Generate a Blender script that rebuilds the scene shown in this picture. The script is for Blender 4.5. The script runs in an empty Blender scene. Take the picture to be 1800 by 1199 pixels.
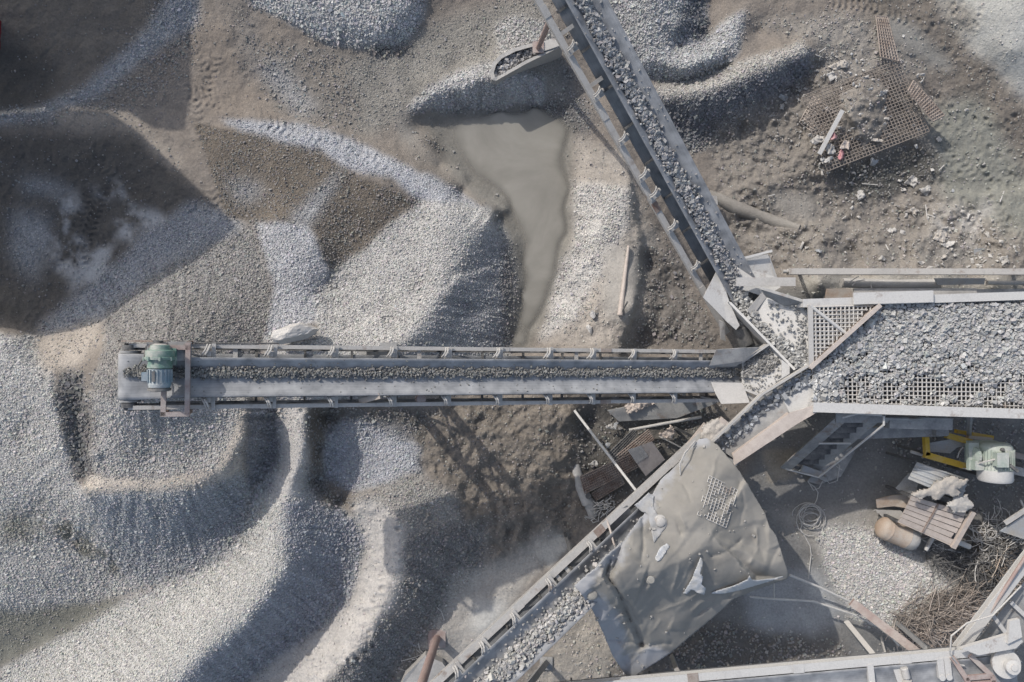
import bpy, math, random
import numpy as np
from mathutils import Vector, Matrix

# ------------------------------------------------------------------ basics
S = bpy.context.scene
COL = S.collection
CAMZ, FPX, CX, CY = 24.0, 1200.0, 900.0, 599.5
random.seed(4)
RNG = np.random.default_rng(7)

def P(px, py, z):
    """the point of the place that lies at height z under picture point px,py"""
    k = (CAMZ - z) / FPX
    return Vector(((px - CX) * k, -(py - CY) * k, z))

def Pn(px, py, z):
    k = (CAMZ - z) / FPX
    return np.stack([(px - CX) * k, -(py - CY) * k, z], -1)

SUN_AZ, SUN_EL = math.radians(48), math.radians(36)
TRAVEL = Vector((math.cos(SUN_AZ) * math.cos(SUN_EL), -math.sin(SUN_AZ) * math.cos(SUN_EL), -math.sin(SUN_EL)))

# ------------------------------------------------------------------ noise
_LAT = np.random.default_rng(11).random((256, 256))
def vnoise(x, y):
    xi = np.floor(x).astype(int); yi = np.floor(y).astype(int)
    fx = x - xi; fy = y - yi
    fx = fx * fx * (3 - 2 * fx); fy = fy * fy * (3 - 2 * fy)
    a = _LAT[xi & 255, yi & 255]; b = _LAT[(xi + 1) & 255, yi & 255]
    c = _LAT[xi & 255, (yi + 1) & 255]; d = _LAT[(xi + 1) & 255, (yi + 1) & 255]
    return (a * (1 - fx) + b * fx) * (1 - fy) + (c * (1 - fx) + d * fx) * fy - 0.5
def fbm(x, y, o=4, g=0.5):
    s = 0; a = 1.0; t = 0
    for i in range(o):
        s = s + a * vnoise(x * 2 ** i + 17.3 * i, y * 2 ** i + 9.1 * i); t += a; a *= g
    return s / t * 2

def blur(a, r):
    r = int(round(r))
    if r < 1: return a
    for _ in range(2):
        for ax in (0, 1):
            n = a.shape[ax]
            p = np.pad(a, [(r + 1, r) if i == ax else (0, 0) for i in (0, 1)], mode='edge')
            c = np.cumsum(p, axis=ax)
            hi = np.take(c, range(2 * r + 1, 2 * r + 1 + n), axis=ax); lo = np.take(c, range(0, n), axis=ax)
            a = (hi - lo) / (2 * r + 1)
    return a

def inpoly(x, y, poly):
    ins = np.zeros(x.shape, bool)
    n = len(poly)
    for i in range(n):
        x1, y1 = poly[i]; x2, y2 = poly[(i + 1) % n]
        if y1 == y2: continue
        c = ((y1 > y) != (y2 > y)) & (x < (x2 - x1) * (y - y1) / (y2 - y1) + x1)
        ins ^= c
    return ins

def segdist(x, y, pl):
    """distance to a polyline and the arc length of the nearest point"""
    best = np.full(x.shape, 1e9); arc = np.zeros(x.shape); side = np.zeros(x.shape); acc = 0
    for (x1, y1), (x2, y2) in zip(pl[:-1], pl[1:]):
        dx, dy = x2 - x1, y2 - y1; L = math.hypot(dx, dy)
        t = np.clip(((x - x1) * dx + (y - y1) * dy) / (L * L), 0, 1)
        d = np.hypot(x - x1 - t * dx, y - y1 - t * dy)
        m = d < best
        best = np.where(m, d, best); arc = np.where(m, acc + t * L, arc)
        side = np.where(m, ((x - x1) * dy - (y - y1) * dx) / L, side)
        acc += L
    return best, arc, side

# ------------------------------------------------------------------ materials
def newmat(name):
    m = bpy.data.materials.new(name); m.use_nodes = True
    nt = m.node_tree; b = nt.nodes['Principled BSDF']
    b.inputs['Specular IOR Level'].default_value = 0.25
    return m, nt, b
def N(nt, t, **kw):
    n = nt.nodes.new(t)
    for k, v in kw.items():
        if k in n.inputs: n.inputs[k].default_value = v
        else: setattr(n, k, v)
    return n
def L(nt, a, b): nt.links.new(a, b)

def dusty(name, base, dust=(.42, .40, .375), amount=.5, scale=2.5, rough=.75, metal=0.0, bump=.15, rust=0):
    """a painted or bare surface with settled stone dust lying on its upward faces"""
    m, nt, b = newmat(name)
    g = N(nt, 'ShaderNodeNewGeometry')
    n1 = N(nt, 'ShaderNodeTexNoise', Scale=scale, Detail=8.0, Roughness=.65); L(nt, g.outputs['Position'], n1.inputs['Vector'])
    n2 = N(nt, 'ShaderNodeTexNoise', Scale=scale * 9, Detail=5.0, Roughness=.7); L(nt, g.outputs['Position'], n2.inputs['Vector'])
    sep = N(nt, 'ShaderNodeSeparateXYZ'); L(nt, g.outputs['Normal'], sep.inputs[0])
    up = N(nt, 'ShaderNodeMapRange'); up.inputs[1].default_value = 0.1; up.inputs[2].default_value = .9
    up.inputs[3].default_value = .35; up.inputs[4].default_value = 1.0; L(nt, sep.outputs['Z'], up.inputs[0])
    r = N(nt, 'ShaderNodeValToRGB'); L(nt, n1.outputs['Fac'], r.inputs[0])
    c = .72 - amount * .55
    r.color_ramp.elements[0].position = max(0, c - .17); r.color_ramp.elements[1].position = min(1, c + .17)
    r.color_ramp.elements[0].color = (0, 0, 0, 1); r.color_ramp.elements[1].color = (1, 1, 1, 1)
    f = N(nt, 'ShaderNodeMath', operation='MULTIPLY'); L(nt, r.outputs[0], f.inputs[0]); L(nt, up.outputs[0], f.inputs[1])
    v = N(nt, 'ShaderNodeMapRange'); v.inputs[1].default_value = .25; v.inputs[2].default_value = .75
    v.inputs[3].default_value = .86; v.inputs[4].default_value = 1.12; L(nt, n2.outputs['Fac'], v.inputs[0])
    mx = N(nt, 'ShaderNodeMix', data_type='RGBA'); L(nt, f.outputs[0], mx.inputs[0])
    mx.inputs[6].default_value = (*base, 1); mx.inputs[7].default_value = (*dust, 1)
    mu = N(nt, 'ShaderNodeMix', data_type='RGBA', blend_type='MULTIPLY'); mu.inputs[0].default_value = 1
    L(nt, mx.outputs[2], mu.inputs[6]); L(nt, v.outputs[0], mu.inputs[7])
    out = mu.outputs[2]
    if rust:
        n3 = N(nt, 'ShaderNodeTexNoise', Scale=1.7, Detail=9.0, Roughness=.72); L(nt, g.outputs['Position'], n3.inputs['Vector'])
        rr_ = N(nt, 'ShaderNodeMapRange'); rr_.inputs[1].default_value = .60 - rust * .1; rr_.inputs[2].default_value = .72 - rust * .1; rr_.inputs[3].default_value = 0; rr_.inputs[4].default_value = .75; L(nt, n3.outputs['Fac'], rr_.inputs[0])
        m3 = N(nt, 'ShaderNodeMix', data_type='RGBA'); L(nt, rr_.outputs[0], m3.inputs[0]); L(nt, out, m3.inputs[6]); m3.inputs[7].default_value = (.2, .14, .105, 1); out = m3.outputs[2]
    L(nt, out, b.inputs['Base Color'])
    b.inputs['Roughness'].default_value = rough; b.inputs['Metallic'].default_value = metal
    if bump:
        bp = N(nt, 'ShaderNodeBump', Strength=bump, Distance=.03); L(nt, n2.outputs['Fac'], bp.inputs['Height']); L(nt, bp.outputs[0], b.inputs['Normal'])
    return m

def earth_mat(name, bump=1.0):
    m, nt, b = newmat(name)
    a = N(nt, 'ShaderNodeAttribute', attribute_name='alb')
    gr = N(nt, 'ShaderNodeAttribute', attribute_name='grain')
    g = N(nt, 'ShaderNodeNewGeometry')
    n1 = N(nt, 'ShaderNodeTexNoise', Scale=14.0, Detail=7.0, Roughness=.75); L(nt, g.outputs['Position'], n1.inputs['Vector'])
    n0 = N(nt, 'ShaderNodeTexNoise', Scale=1.3, Detail=6.0, Roughness=.65); L(nt, g.outputs['Position'], n0.inputs['Vector'])
    vo = N(nt, 'ShaderNodeTexVoronoi', Scale=17.0); L(nt, g.outputs['Position'], vo.inputs['Vector'])
    sp = N(nt, 'ShaderNodeSeparateColor'); L(nt, vo.outputs['Color'], sp.inputs[0])
    v = N(nt, 'ShaderNodeMapRange'); v.inputs[1].default_value = .25; v.inputs[2].default_value = .75
    v.inputs[3].default_value = .74; v.inputs[4].default_value = 1.26; L(nt, n1.outputs['Fac'], v.inputs[0])
    v0 = N(nt, 'ShaderNodeMapRange'); v0.inputs[1].default_value = .3; v0.inputs[2].default_value = .7
    v0.inputs[3].default_value = .86; v0.inputs[4].default_value = 1.14; L(nt, n0.outputs['Fac'], v0.inputs[0])
    vc = N(nt, 'ShaderNodeMapRange'); vc.inputs[3].default_value = .8; vc.inputs[4].default_value = 1.2; L(nt, sp.outputs[0], vc.inputs[0])
    one = N(nt, 'ShaderNodeMix', data_type='FLOAT'); one.inputs[2].default_value = 1.0
    L(nt, gr.outputs['Fac'], one.inputs[0]); L(nt, vc.outputs[0], one.inputs[3])
    m1 = N(nt, 'ShaderNodeMath', operation='MULTIPLY'); L(nt, v.outputs[0], m1.inputs[0]); L(nt, v0.outputs[0], m1.inputs[1])
    m2 = N(nt, 'ShaderNodeMath', operation='MULTIPLY'); L(nt, m1.outputs[0], m2.inputs[0]); L(nt, one.outputs[0], m2.inputs[1])
    mu = N(nt, 'ShaderNodeMix', data_type='RGBA', blend_type='MULTIPLY'); mu.inputs[0].default_value = 1
    L(nt, a.outputs['Color'], mu.inputs[6]); L(nt, m2.outputs[0], mu.inputs[7]); L(nt, mu.outputs[2], b.inputs['Base Color'])
    b.inputs['Roughness'].default_value = .95; b.inputs['Specular IOR Level'].default_value = .1
    b1 = N(nt, 'ShaderNodeBump', Strength=.55 * bump, Distance=.05); L(nt, n1.outputs['Fac'], b1.inputs['Height'])
    gm = N(nt, 'ShaderNodeMath', operation='MULTIPLY'); gm.inputs[1].default_value = .8 * bump; L(nt, gr.outputs['Fac'], gm.inputs[0])
    b2 = N(nt, 'ShaderNodeBump', Distance=-.04); L(nt, vo.outputs['Distance'], b2.inputs['Height'])
    L(nt, gm.outputs[0], b2.inputs['Strength']); L(nt, b1.outputs[0], b2.inputs['Normal']); L(nt, b2.outputs[0], b.inputs['Normal'])
    return m

def stone_mat(name):
    m, nt, b = newmat(name)
    a = N(nt, 'ShaderNodeAttribute', attribute_name='alb')
    g = N(nt, 'ShaderNodeNewGeometry')
    n1 = N(nt, 'ShaderNodeTexNoise', Scale=22.0, Detail=4.0, Roughness=.7); L(nt, g.outputs['Position'], n1.inputs['Vector'])
    v = N(nt, 'ShaderNodeMapRange'); v.inputs[1].default_value = .3; v.inputs[2].default_value = .7
    v.inputs[3].default_value = .78; v.inputs[4].default_value = 1.2; L(nt, n1.outputs['Fac'], v.inputs[0])
    mu = N(nt, 'ShaderNodeMix', data_type='RGBA', blend_type='MULTIPLY'); mu.inputs[0].default_value = 1
    L(nt, a.outputs['Color'], mu.inputs[6]); L(nt, v.outputs[0], mu.inputs[7]); L(nt, mu.outputs[2], b.inputs['Base Color'])
    b.inputs['Roughness'].default_value = .85
    bp = N(nt, 'ShaderNodeBump', Strength=.3, Distance=.02); L(nt, n1.outputs['Fac'], bp.inputs['Height']); L(nt, bp.outputs[0], b.inputs['Normal'])
    return m

def belt_mat():
    m, nt, b = newmat('dusty rubber belt')
    a = N(nt, 'ShaderNodeAttribute', attribute_name='across')
    g = N(nt, 'ShaderNodeNewGeometry')
    cmb = N(nt, 'ShaderNodeCombineXYZ'); sc = N(nt, 'ShaderNodeMath', operation='MULTIPLY'); sc.inputs[1].default_value = 16.0
    L(nt, a.outputs['Fac'], sc.inputs[0]); L(nt, sc.outputs[0], cmb.inputs[0])
    w = N(nt, 'ShaderNodeTexNoise', Scale=2.2, Detail=5.0, Roughness=.7); L(nt, cmb.outputs[0], w.inputs['Vector'])
    n1 = N(nt, 'ShaderNodeTexNoise', Scale=3.0, Detail=6.0); L(nt, g.outputs['Position'], n1.inputs['Vector'])
    ad = N(nt, 'ShaderNodeMath', operation='ADD'); L(nt, w.outputs['Fac'], ad.inputs[0]); L(nt, n1.outputs['Fac'], ad.inputs[1])
    r = N(nt, 'ShaderNodeValToRGB'); L(nt, ad.outputs[0], r.inputs[0])
    hf = N(nt, 'ShaderNodeMath', operation='MULTIPLY'); hf.inputs[1].default_value = .5
    L(nt, ad.outputs[0], hf.inputs[0]); L(nt, hf.outputs[0], r.inputs[0])
    r.color_ramp.elements[0].position = .36; r.color_ramp.elements[0].color = (.15, .157, .167, 1)
    r.color_ramp.elements[1].position = .64; r.color_ramp.elements[1].color = (.40, .405, .41, 1)
    L(nt, r.outputs[0], b.inputs['Base Color']); b.inputs['Roughness'].default_value = .7
    return m

M = {}
M['earth'] = earth_mat('earth and gravel')
M['stone'] = stone_mat('crushed stone')
M['belt'] = belt_mat()
M['pale'] = dusty('pale dusty painted steel', (.34, .33, .315), (.46, .445, .42), .7, rust=.35)
M['white'] = dusty('white painted steel', (.42, .41, .4), (.54, .53, .505), .75, rough=.6, rust=.15)
M['grey'] = dusty('grey dusty steel', (.2, .205, .21), (.38, .375, .36), .5, rust=.4)
M['dark'] = dusty('dark steel', (.07, .072, .076), (.25, .24, .225), .35)
M['rust'] = dusty('rusty steel', (.17, .105, .08), (.34, .3, .265), .5)
M['pink'] = dusty('faded red oxide steel', (.29, .2, .18), (.42, .375, .345), .5)
M['green'] = dusty('green enamel', (.09, .21, .17), (.4, .39, .36), .42, rough=.5)
M['blue'] = dusty('blue enamel', (.15, .25, .32), (.42, .43, .42), .45, rough=.5)
M['sage'] = dusty('pale green enamel', (.29, .36, .31), (.5, .5, .46), .5, rough=.5)
M['yellow'] = dusty('ochre paint', (.50, .33, .05), (.48, .38, .2), .2)
M['orange'] = dusty('orange tan tank paint', (.37, .265, .19), (.43, .385, .335), .6)
M['red'] = dusty('dark red paint', (.2, .012, .02), (.25, .15, .14), .2)
M['concrete'] = dusty('dusty concrete', (.3, .29, .275), (.45, .435, .41), .6, scale=1.6, rough=.95, bump=.5)
M['rock'] = dusty('broken pale rock', (.42, .405, .385), (.58, .56, .53), .6, scale=3, rough=.95, bump=.7)
M['tarp'] = dusty('mud dusted tarpaulin', (.33, .335, .335), (.315, .30, .265), .8, scale=.7, rough=.85, bump=.12)
M['cloth'] = dusty('pale torn tarpaulin', (.47, .485, .505), (.43, .42, .39), .35, rough=.8)
M['plastic'] = dusty('dirty white plastic', (.52, .51, .49), (.36, .34, .31), .45, rough=.7, bump=.4)
M['bluepl'] = dusty('blue grey plastic', (.34, .37, .4), (.36, .34, .31), .4, rough=.7, bump=.4)
M['redpl'] = dusty('faded pink plastic', (.5, .2, .22), (.4, .34, .32), .35, rough=.7)
M['wood'] = dusty('weathered pale timber', (.4, .34, .3), (.52, .46, .41), .6, scale=4)
M['foam'] = dusty('torn pale insulation', (.43, .40, .36), (.5, .465, .42), .5, scale=5, rough=.95, bump=.8)
M['mesh'] = dusty('dusty brown wire', (.19, .155, .13), (.28, .25, .222), .6)
M['clean'] = dusty('washed grey tarpaulin', (.33, .34, .355), (.31, .30, .28), .35, rough=.75)
M['cable'] = dusty('pale cable sheath', (.46, .45, .43), (.5, .48, .45), .5)
M['roof'] = dusty('shed roof sheet', (.3, .3, .3), (.4, .38, .36), .4)
M['rebar'] = dusty('rusty wire', (.22, .17, .14), (.35, .31, .275), .5)
M['mud'] = dusty('dried mud', (.2, .182, .16), (.29, .27, .24), .6, scale=1.5, rough=.95, bump=.6)

# ------------------------------------------------------------------ mesh builder
class MB:
    def __init__(s): s.v = []; s.f = []; s.a = []
    def add(s, vs, fs):
        o = len(s.v); s.v += [tuple(v) for v in vs]; s.f += [tuple(i + o for i in f) for f in fs]; return s
    def box(s, c, ax, ay, az):
        c = Vector(c); ax, ay, az = Vector(ax), Vector(ay), Vector(az)
        vs = [c + ax * i + ay * j + az * k for i in (-1, 1) for j in (-1, 1) for k in (-1, 1)]
        return s.add(vs, [(0, 1, 3, 2), (4, 6, 7, 5), (0, 4, 5, 1), (2, 3, 7, 6), (0, 2, 6, 4), (1, 5, 7, 3)])
    def beam(s, a, b, w, h, up=(0, 0, 1)):
        a, b = Vector(a), Vector(b); d = b - a; u = d.normalized(); sd = u.cross(Vector(up))
        if sd.length < 1e-4: sd = u.cross(Vector((0, 1, 0)))
        sd.normalize(); n = sd.cross(u)
        return s.box((a + b) / 2, d / 2, sd * w / 2, n * h / 2)
    def channel(s, a, b, w, h, t=.02, up=(0, 0, 1)):
        """a steel I section: two flanges and a web"""
        a, b = Vector(a), Vector(b); u = (b - a).normalized(); sd = u.cross(Vector(up)).normalized(); n = sd.cross(u)
        o = n * (h / 2 - t / 2)
        s.beam(a + o, b + o, w, t, up); s.beam(a - o, b - o, w, t, up); s.beam(a, b, t, h - 2 * t, up); return s
    def path(s, pts, r, n=6, caps=True, taper=None):
        pts = [Vector(p) for p in pts]; rings = []; prev = None; vs = []
        for i, p in enumerate(pts):
            d = (pts[min(i + 1, len(pts) - 1)] - pts[max(i - 1, 0)]).normalized()
            if prev is None:
                x = d.cross(Vector((0, 0, 1)))
                if x.length < 1e-3: x = d.cross(Vector((1, 0, 0)))
            else: x = prev - d * prev.dot(d)
            x.normalize(); prev = x; y = d.cross(x)
            rr = r if taper is None else r * taper[i]
            vs += [p + (x * math.cos(2 * math.pi * k / n) + y * math.sin(2 * math.pi * k / n)) * rr for k in range(n)]
        fs = [(i * n + k, i * n + (k + 1) % n, (i + 1) * n + (k + 1) % n, (i + 1) * n + k) for i in range(len(pts) - 1) for k in range(n)]
        if caps:
            fs += [tuple(range(n - 1, -1, -1)), tuple((len(pts) - 1) * n + k for k in range(n))]
        return s.add(vs, fs)
    def tube(s, a, b, r, n=10): return s.path([a, b], r, n)
    def lathe(s, o, axis, prof, n=20):
        """prof: (distance along axis, radius)"""
        o = Vector(o); d = Vector(axis).normalized(); x = d.cross(Vector((0, 0, 1)))
        if x.length < 1e-3: x = Vector((1, 0, 0))
        x.normalize(); y = d.cross(x); vs = []; m = len(prof)
        for t, r in prof:
            vs += [o + d * t + (x * math.cos(2 * math.pi * k / n) + y * math.sin(2 * math.pi * k / n)) * r for k in range(n)]
        fs = [(i * n + k, i * n + (k + 1) % n, (i + 1) * n + (k + 1) % n, (i + 1) * n + k) for i in range(m - 1) for k in range(n)]
        fs += [tuple(range(n - 1, -1, -1)), tuple((m - 1) * n + k for k in range(n))]
        return s.add(vs, fs)
    def plate(s, pts, t):
        """a steel plate: polygon of 3-D points with thickness t, given face uppermost"""
        pts = [Vector(p) for p in pts]; nrm = Vector((0, 0, 0)); n = len(pts)
        for i in range(n): nrm += (pts[i]).cross(pts[(i + 1) % n])
        nrm.normalize()
        if nrm.z < 0: pts = pts[::-1]; nrm = -nrm
        vs = pts + [p - nrm * t for p in pts]
        fs = [tuple(range(n)), tuple(range(2 * n - 1, n - 1, -1))] + [(i, n + i, n + (i + 1) % n, (i + 1) % n) for i in range(n)]
        return s.add(vs, fs)
    def build(s, name, mat, parent=None, smooth=False, loc=None, across=None):
        v = np.array(s.v, float)
        if loc is None:
            loc = Vector(((v[:, 0].min() + v[:, 0].max()) / 2, (v[:, 1].min() + v[:, 1].max()) / 2, v[:, 2].min()))
        loc = Vector(loc)
        me = bpy.data.meshes.new(name); me.from_pydata((v - np.array(loc)).tolist(), [], s.f)
        if across is not None:
            at = me.attributes.new('across', 'FLOAT', 'POINT'); at.data.foreach_set('value', np.array(across, np.float32))
        me.materials.append(mat); me.update()
        if smooth:
            me.polygons.foreach_set('use_smooth', [True] * len(me.polygons))
            try: me.set_sharp_from_angle(angle=math.radians(40))
            except Exception: pass
        o = bpy.data.objects.new(name, me); COL.objects.link(o)
        link(o, loc, parent); return o

def wloc(o):
    l = Vector(o.location)
    while o.parent: o = o.parent; l = l + o.location
    return l
def link(o, loc, parent):
    if parent is not None:
        o.parent = parent; o.location = loc - wloc(parent)
    else: o.location = loc
def tag(o, label=None, cat=None, group=None, kind=None):
    if label: o['label'] = label
    if cat: o['category'] = cat
    if group: o['group'] = group
    if kind: o['kind'] = kind
    return o
def thing(name, loc, label, cat, group=None):
    o = bpy.data.objects.new(name, None); COL.objects.link(o); o.location = loc; o.empty_display_size = .3
    return tag(o, label, cat, group)
def instance(me_obj, name, mat4, parent):
    """a copy of a part, placed by a world matrix under its thing"""
    o = me_obj.copy(); o.name = name; COL.objects.link(o); o.parent = parent
    o.matrix_local = Matrix.Translation(-wloc(parent)) @ mat4
    return o

def fast_mesh(name, co, faces, mat, smooth=False, alb=None, grain=None, loc=(0, 0, 0)):
    me = bpy.data.meshes.new(name); k = faces.shape[1]
    co = co - np.array(loc)
    me.vertices.add(len(co)); me.vertices.foreach_set('co', co.astype(np.float32).ravel())
    me.loops.add(faces.size); me.loops.foreach_set('vertex_index', faces.astype(np.int32).ravel())
    me.polygons.add(len(faces)); me.polygons.foreach_set('loop_start', np.arange(0, faces.size, k, dtype=np.int32))
    me.update(calc_edges=True)
    if smooth: me.polygons.foreach_set('use_smooth', np.ones(len(faces), bool))
    else: me.polygons.foreach_set('use_smooth', np.zeros(len(faces), bool))
    if alb is not None:
        a = me.color_attributes.new('alb', 'FLOAT_COLOR', 'POINT')
        a.data.foreach_set('color', np.concatenate([alb, np.ones((len(alb), 1))], 1).astype(np.float32).ravel())
    if grain is not None:
        a = me.attributes.new('grain', 'FLOAT', 'POINT'); a.data.foreach_set('value', grain.astype(np.float32))
    me.materials.append(mat); me.update()
    o = bpy.data.objects.new(name, me); COL.objects.link(o); o.location = loc
    return o

_CUBE = np.array([(i, j, k) for i in (-1, 1) for j in (-1, 1) for k in (-1, 1)], float) * .62
_CF = np.array([(0, 1, 3, 2), (4, 6, 7, 5), (0, 4, 5, 1), (2, 3, 7, 6), (0, 2, 6, 4), (1, 5, 7, 3)])
def _ico():
    import bmesh
    bm = bmesh.new(); bmesh.ops.create_icosphere(bm, subdivisions=2, radius=1.0)
    v = np.array([x.co[:] for x in bm.verts]); f = np.array([[q.index for q in p.verts] for p in bm.faces]); bm.free(); return v, f
_IV, _IF = _ico()
def stones(pts, size, alb, seed=1, round_=False):
    """many broken (or worn) stones as arrays: centres, mean radii and colours"""
    r = np.random.default_rng(seed); n = len(pts)
    bv, bf = (_IV, _IF) if round_ else (_CUBE, _CF)
    q = r.normal(size=(n, 4)); q /= np.linalg.norm(q, axis=1, keepdims=True)
    w, x, y, z = q.T
    R = np.stack([np.stack([1 - 2 * (y * y + z * z), 2 * (x * y - z * w), 2 * (x * z + y * w)], -1),
                  np.stack([2 * (x * y + z * w), 1 - 2 * (x * x + z * z), 2 * (y * z - x * w)], -1),
                  np.stack([2 * (x * z - y * w), 2 * (y * z + x * w), 1 - 2 * (x * x + y * y)], -1)], 1)
    an = r.uniform(.65, 1.3, (n, 1, 3))
    jit = r.uniform(.86, 1.1, (n, len(bv), 1)) if round_ else 1 + r.uniform(-.42, .42, (n, len(bv), 3))
    if round_:   # low-frequency lumps, one set per stone
        d = r.normal(size=(n, 3, 3)); d /= np.linalg.norm(d, axis=2, keepdims=True)
        jit = 1 + (np.einsum('vk,njk->nvj', bv, d).clip(0, None) ** 2 * r.uniform(-.28, .22, (n, 1, 3))).sum(-1, keepdims=True)
    v = bv[None] * jit * an * size[:, None, None]
    v = np.einsum('nij,nvj->nvi', R, v) + pts[:, None, :]
    f = (bf[None] + (np.arange(n) * len(bv))[:, None, None]).reshape(-1, bf.shape[1])
    c = np.repeat(alb[:, None, :], len(bv), 1).reshape(-1, 3)
    return v.reshape(-1, 3), f, c

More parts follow.
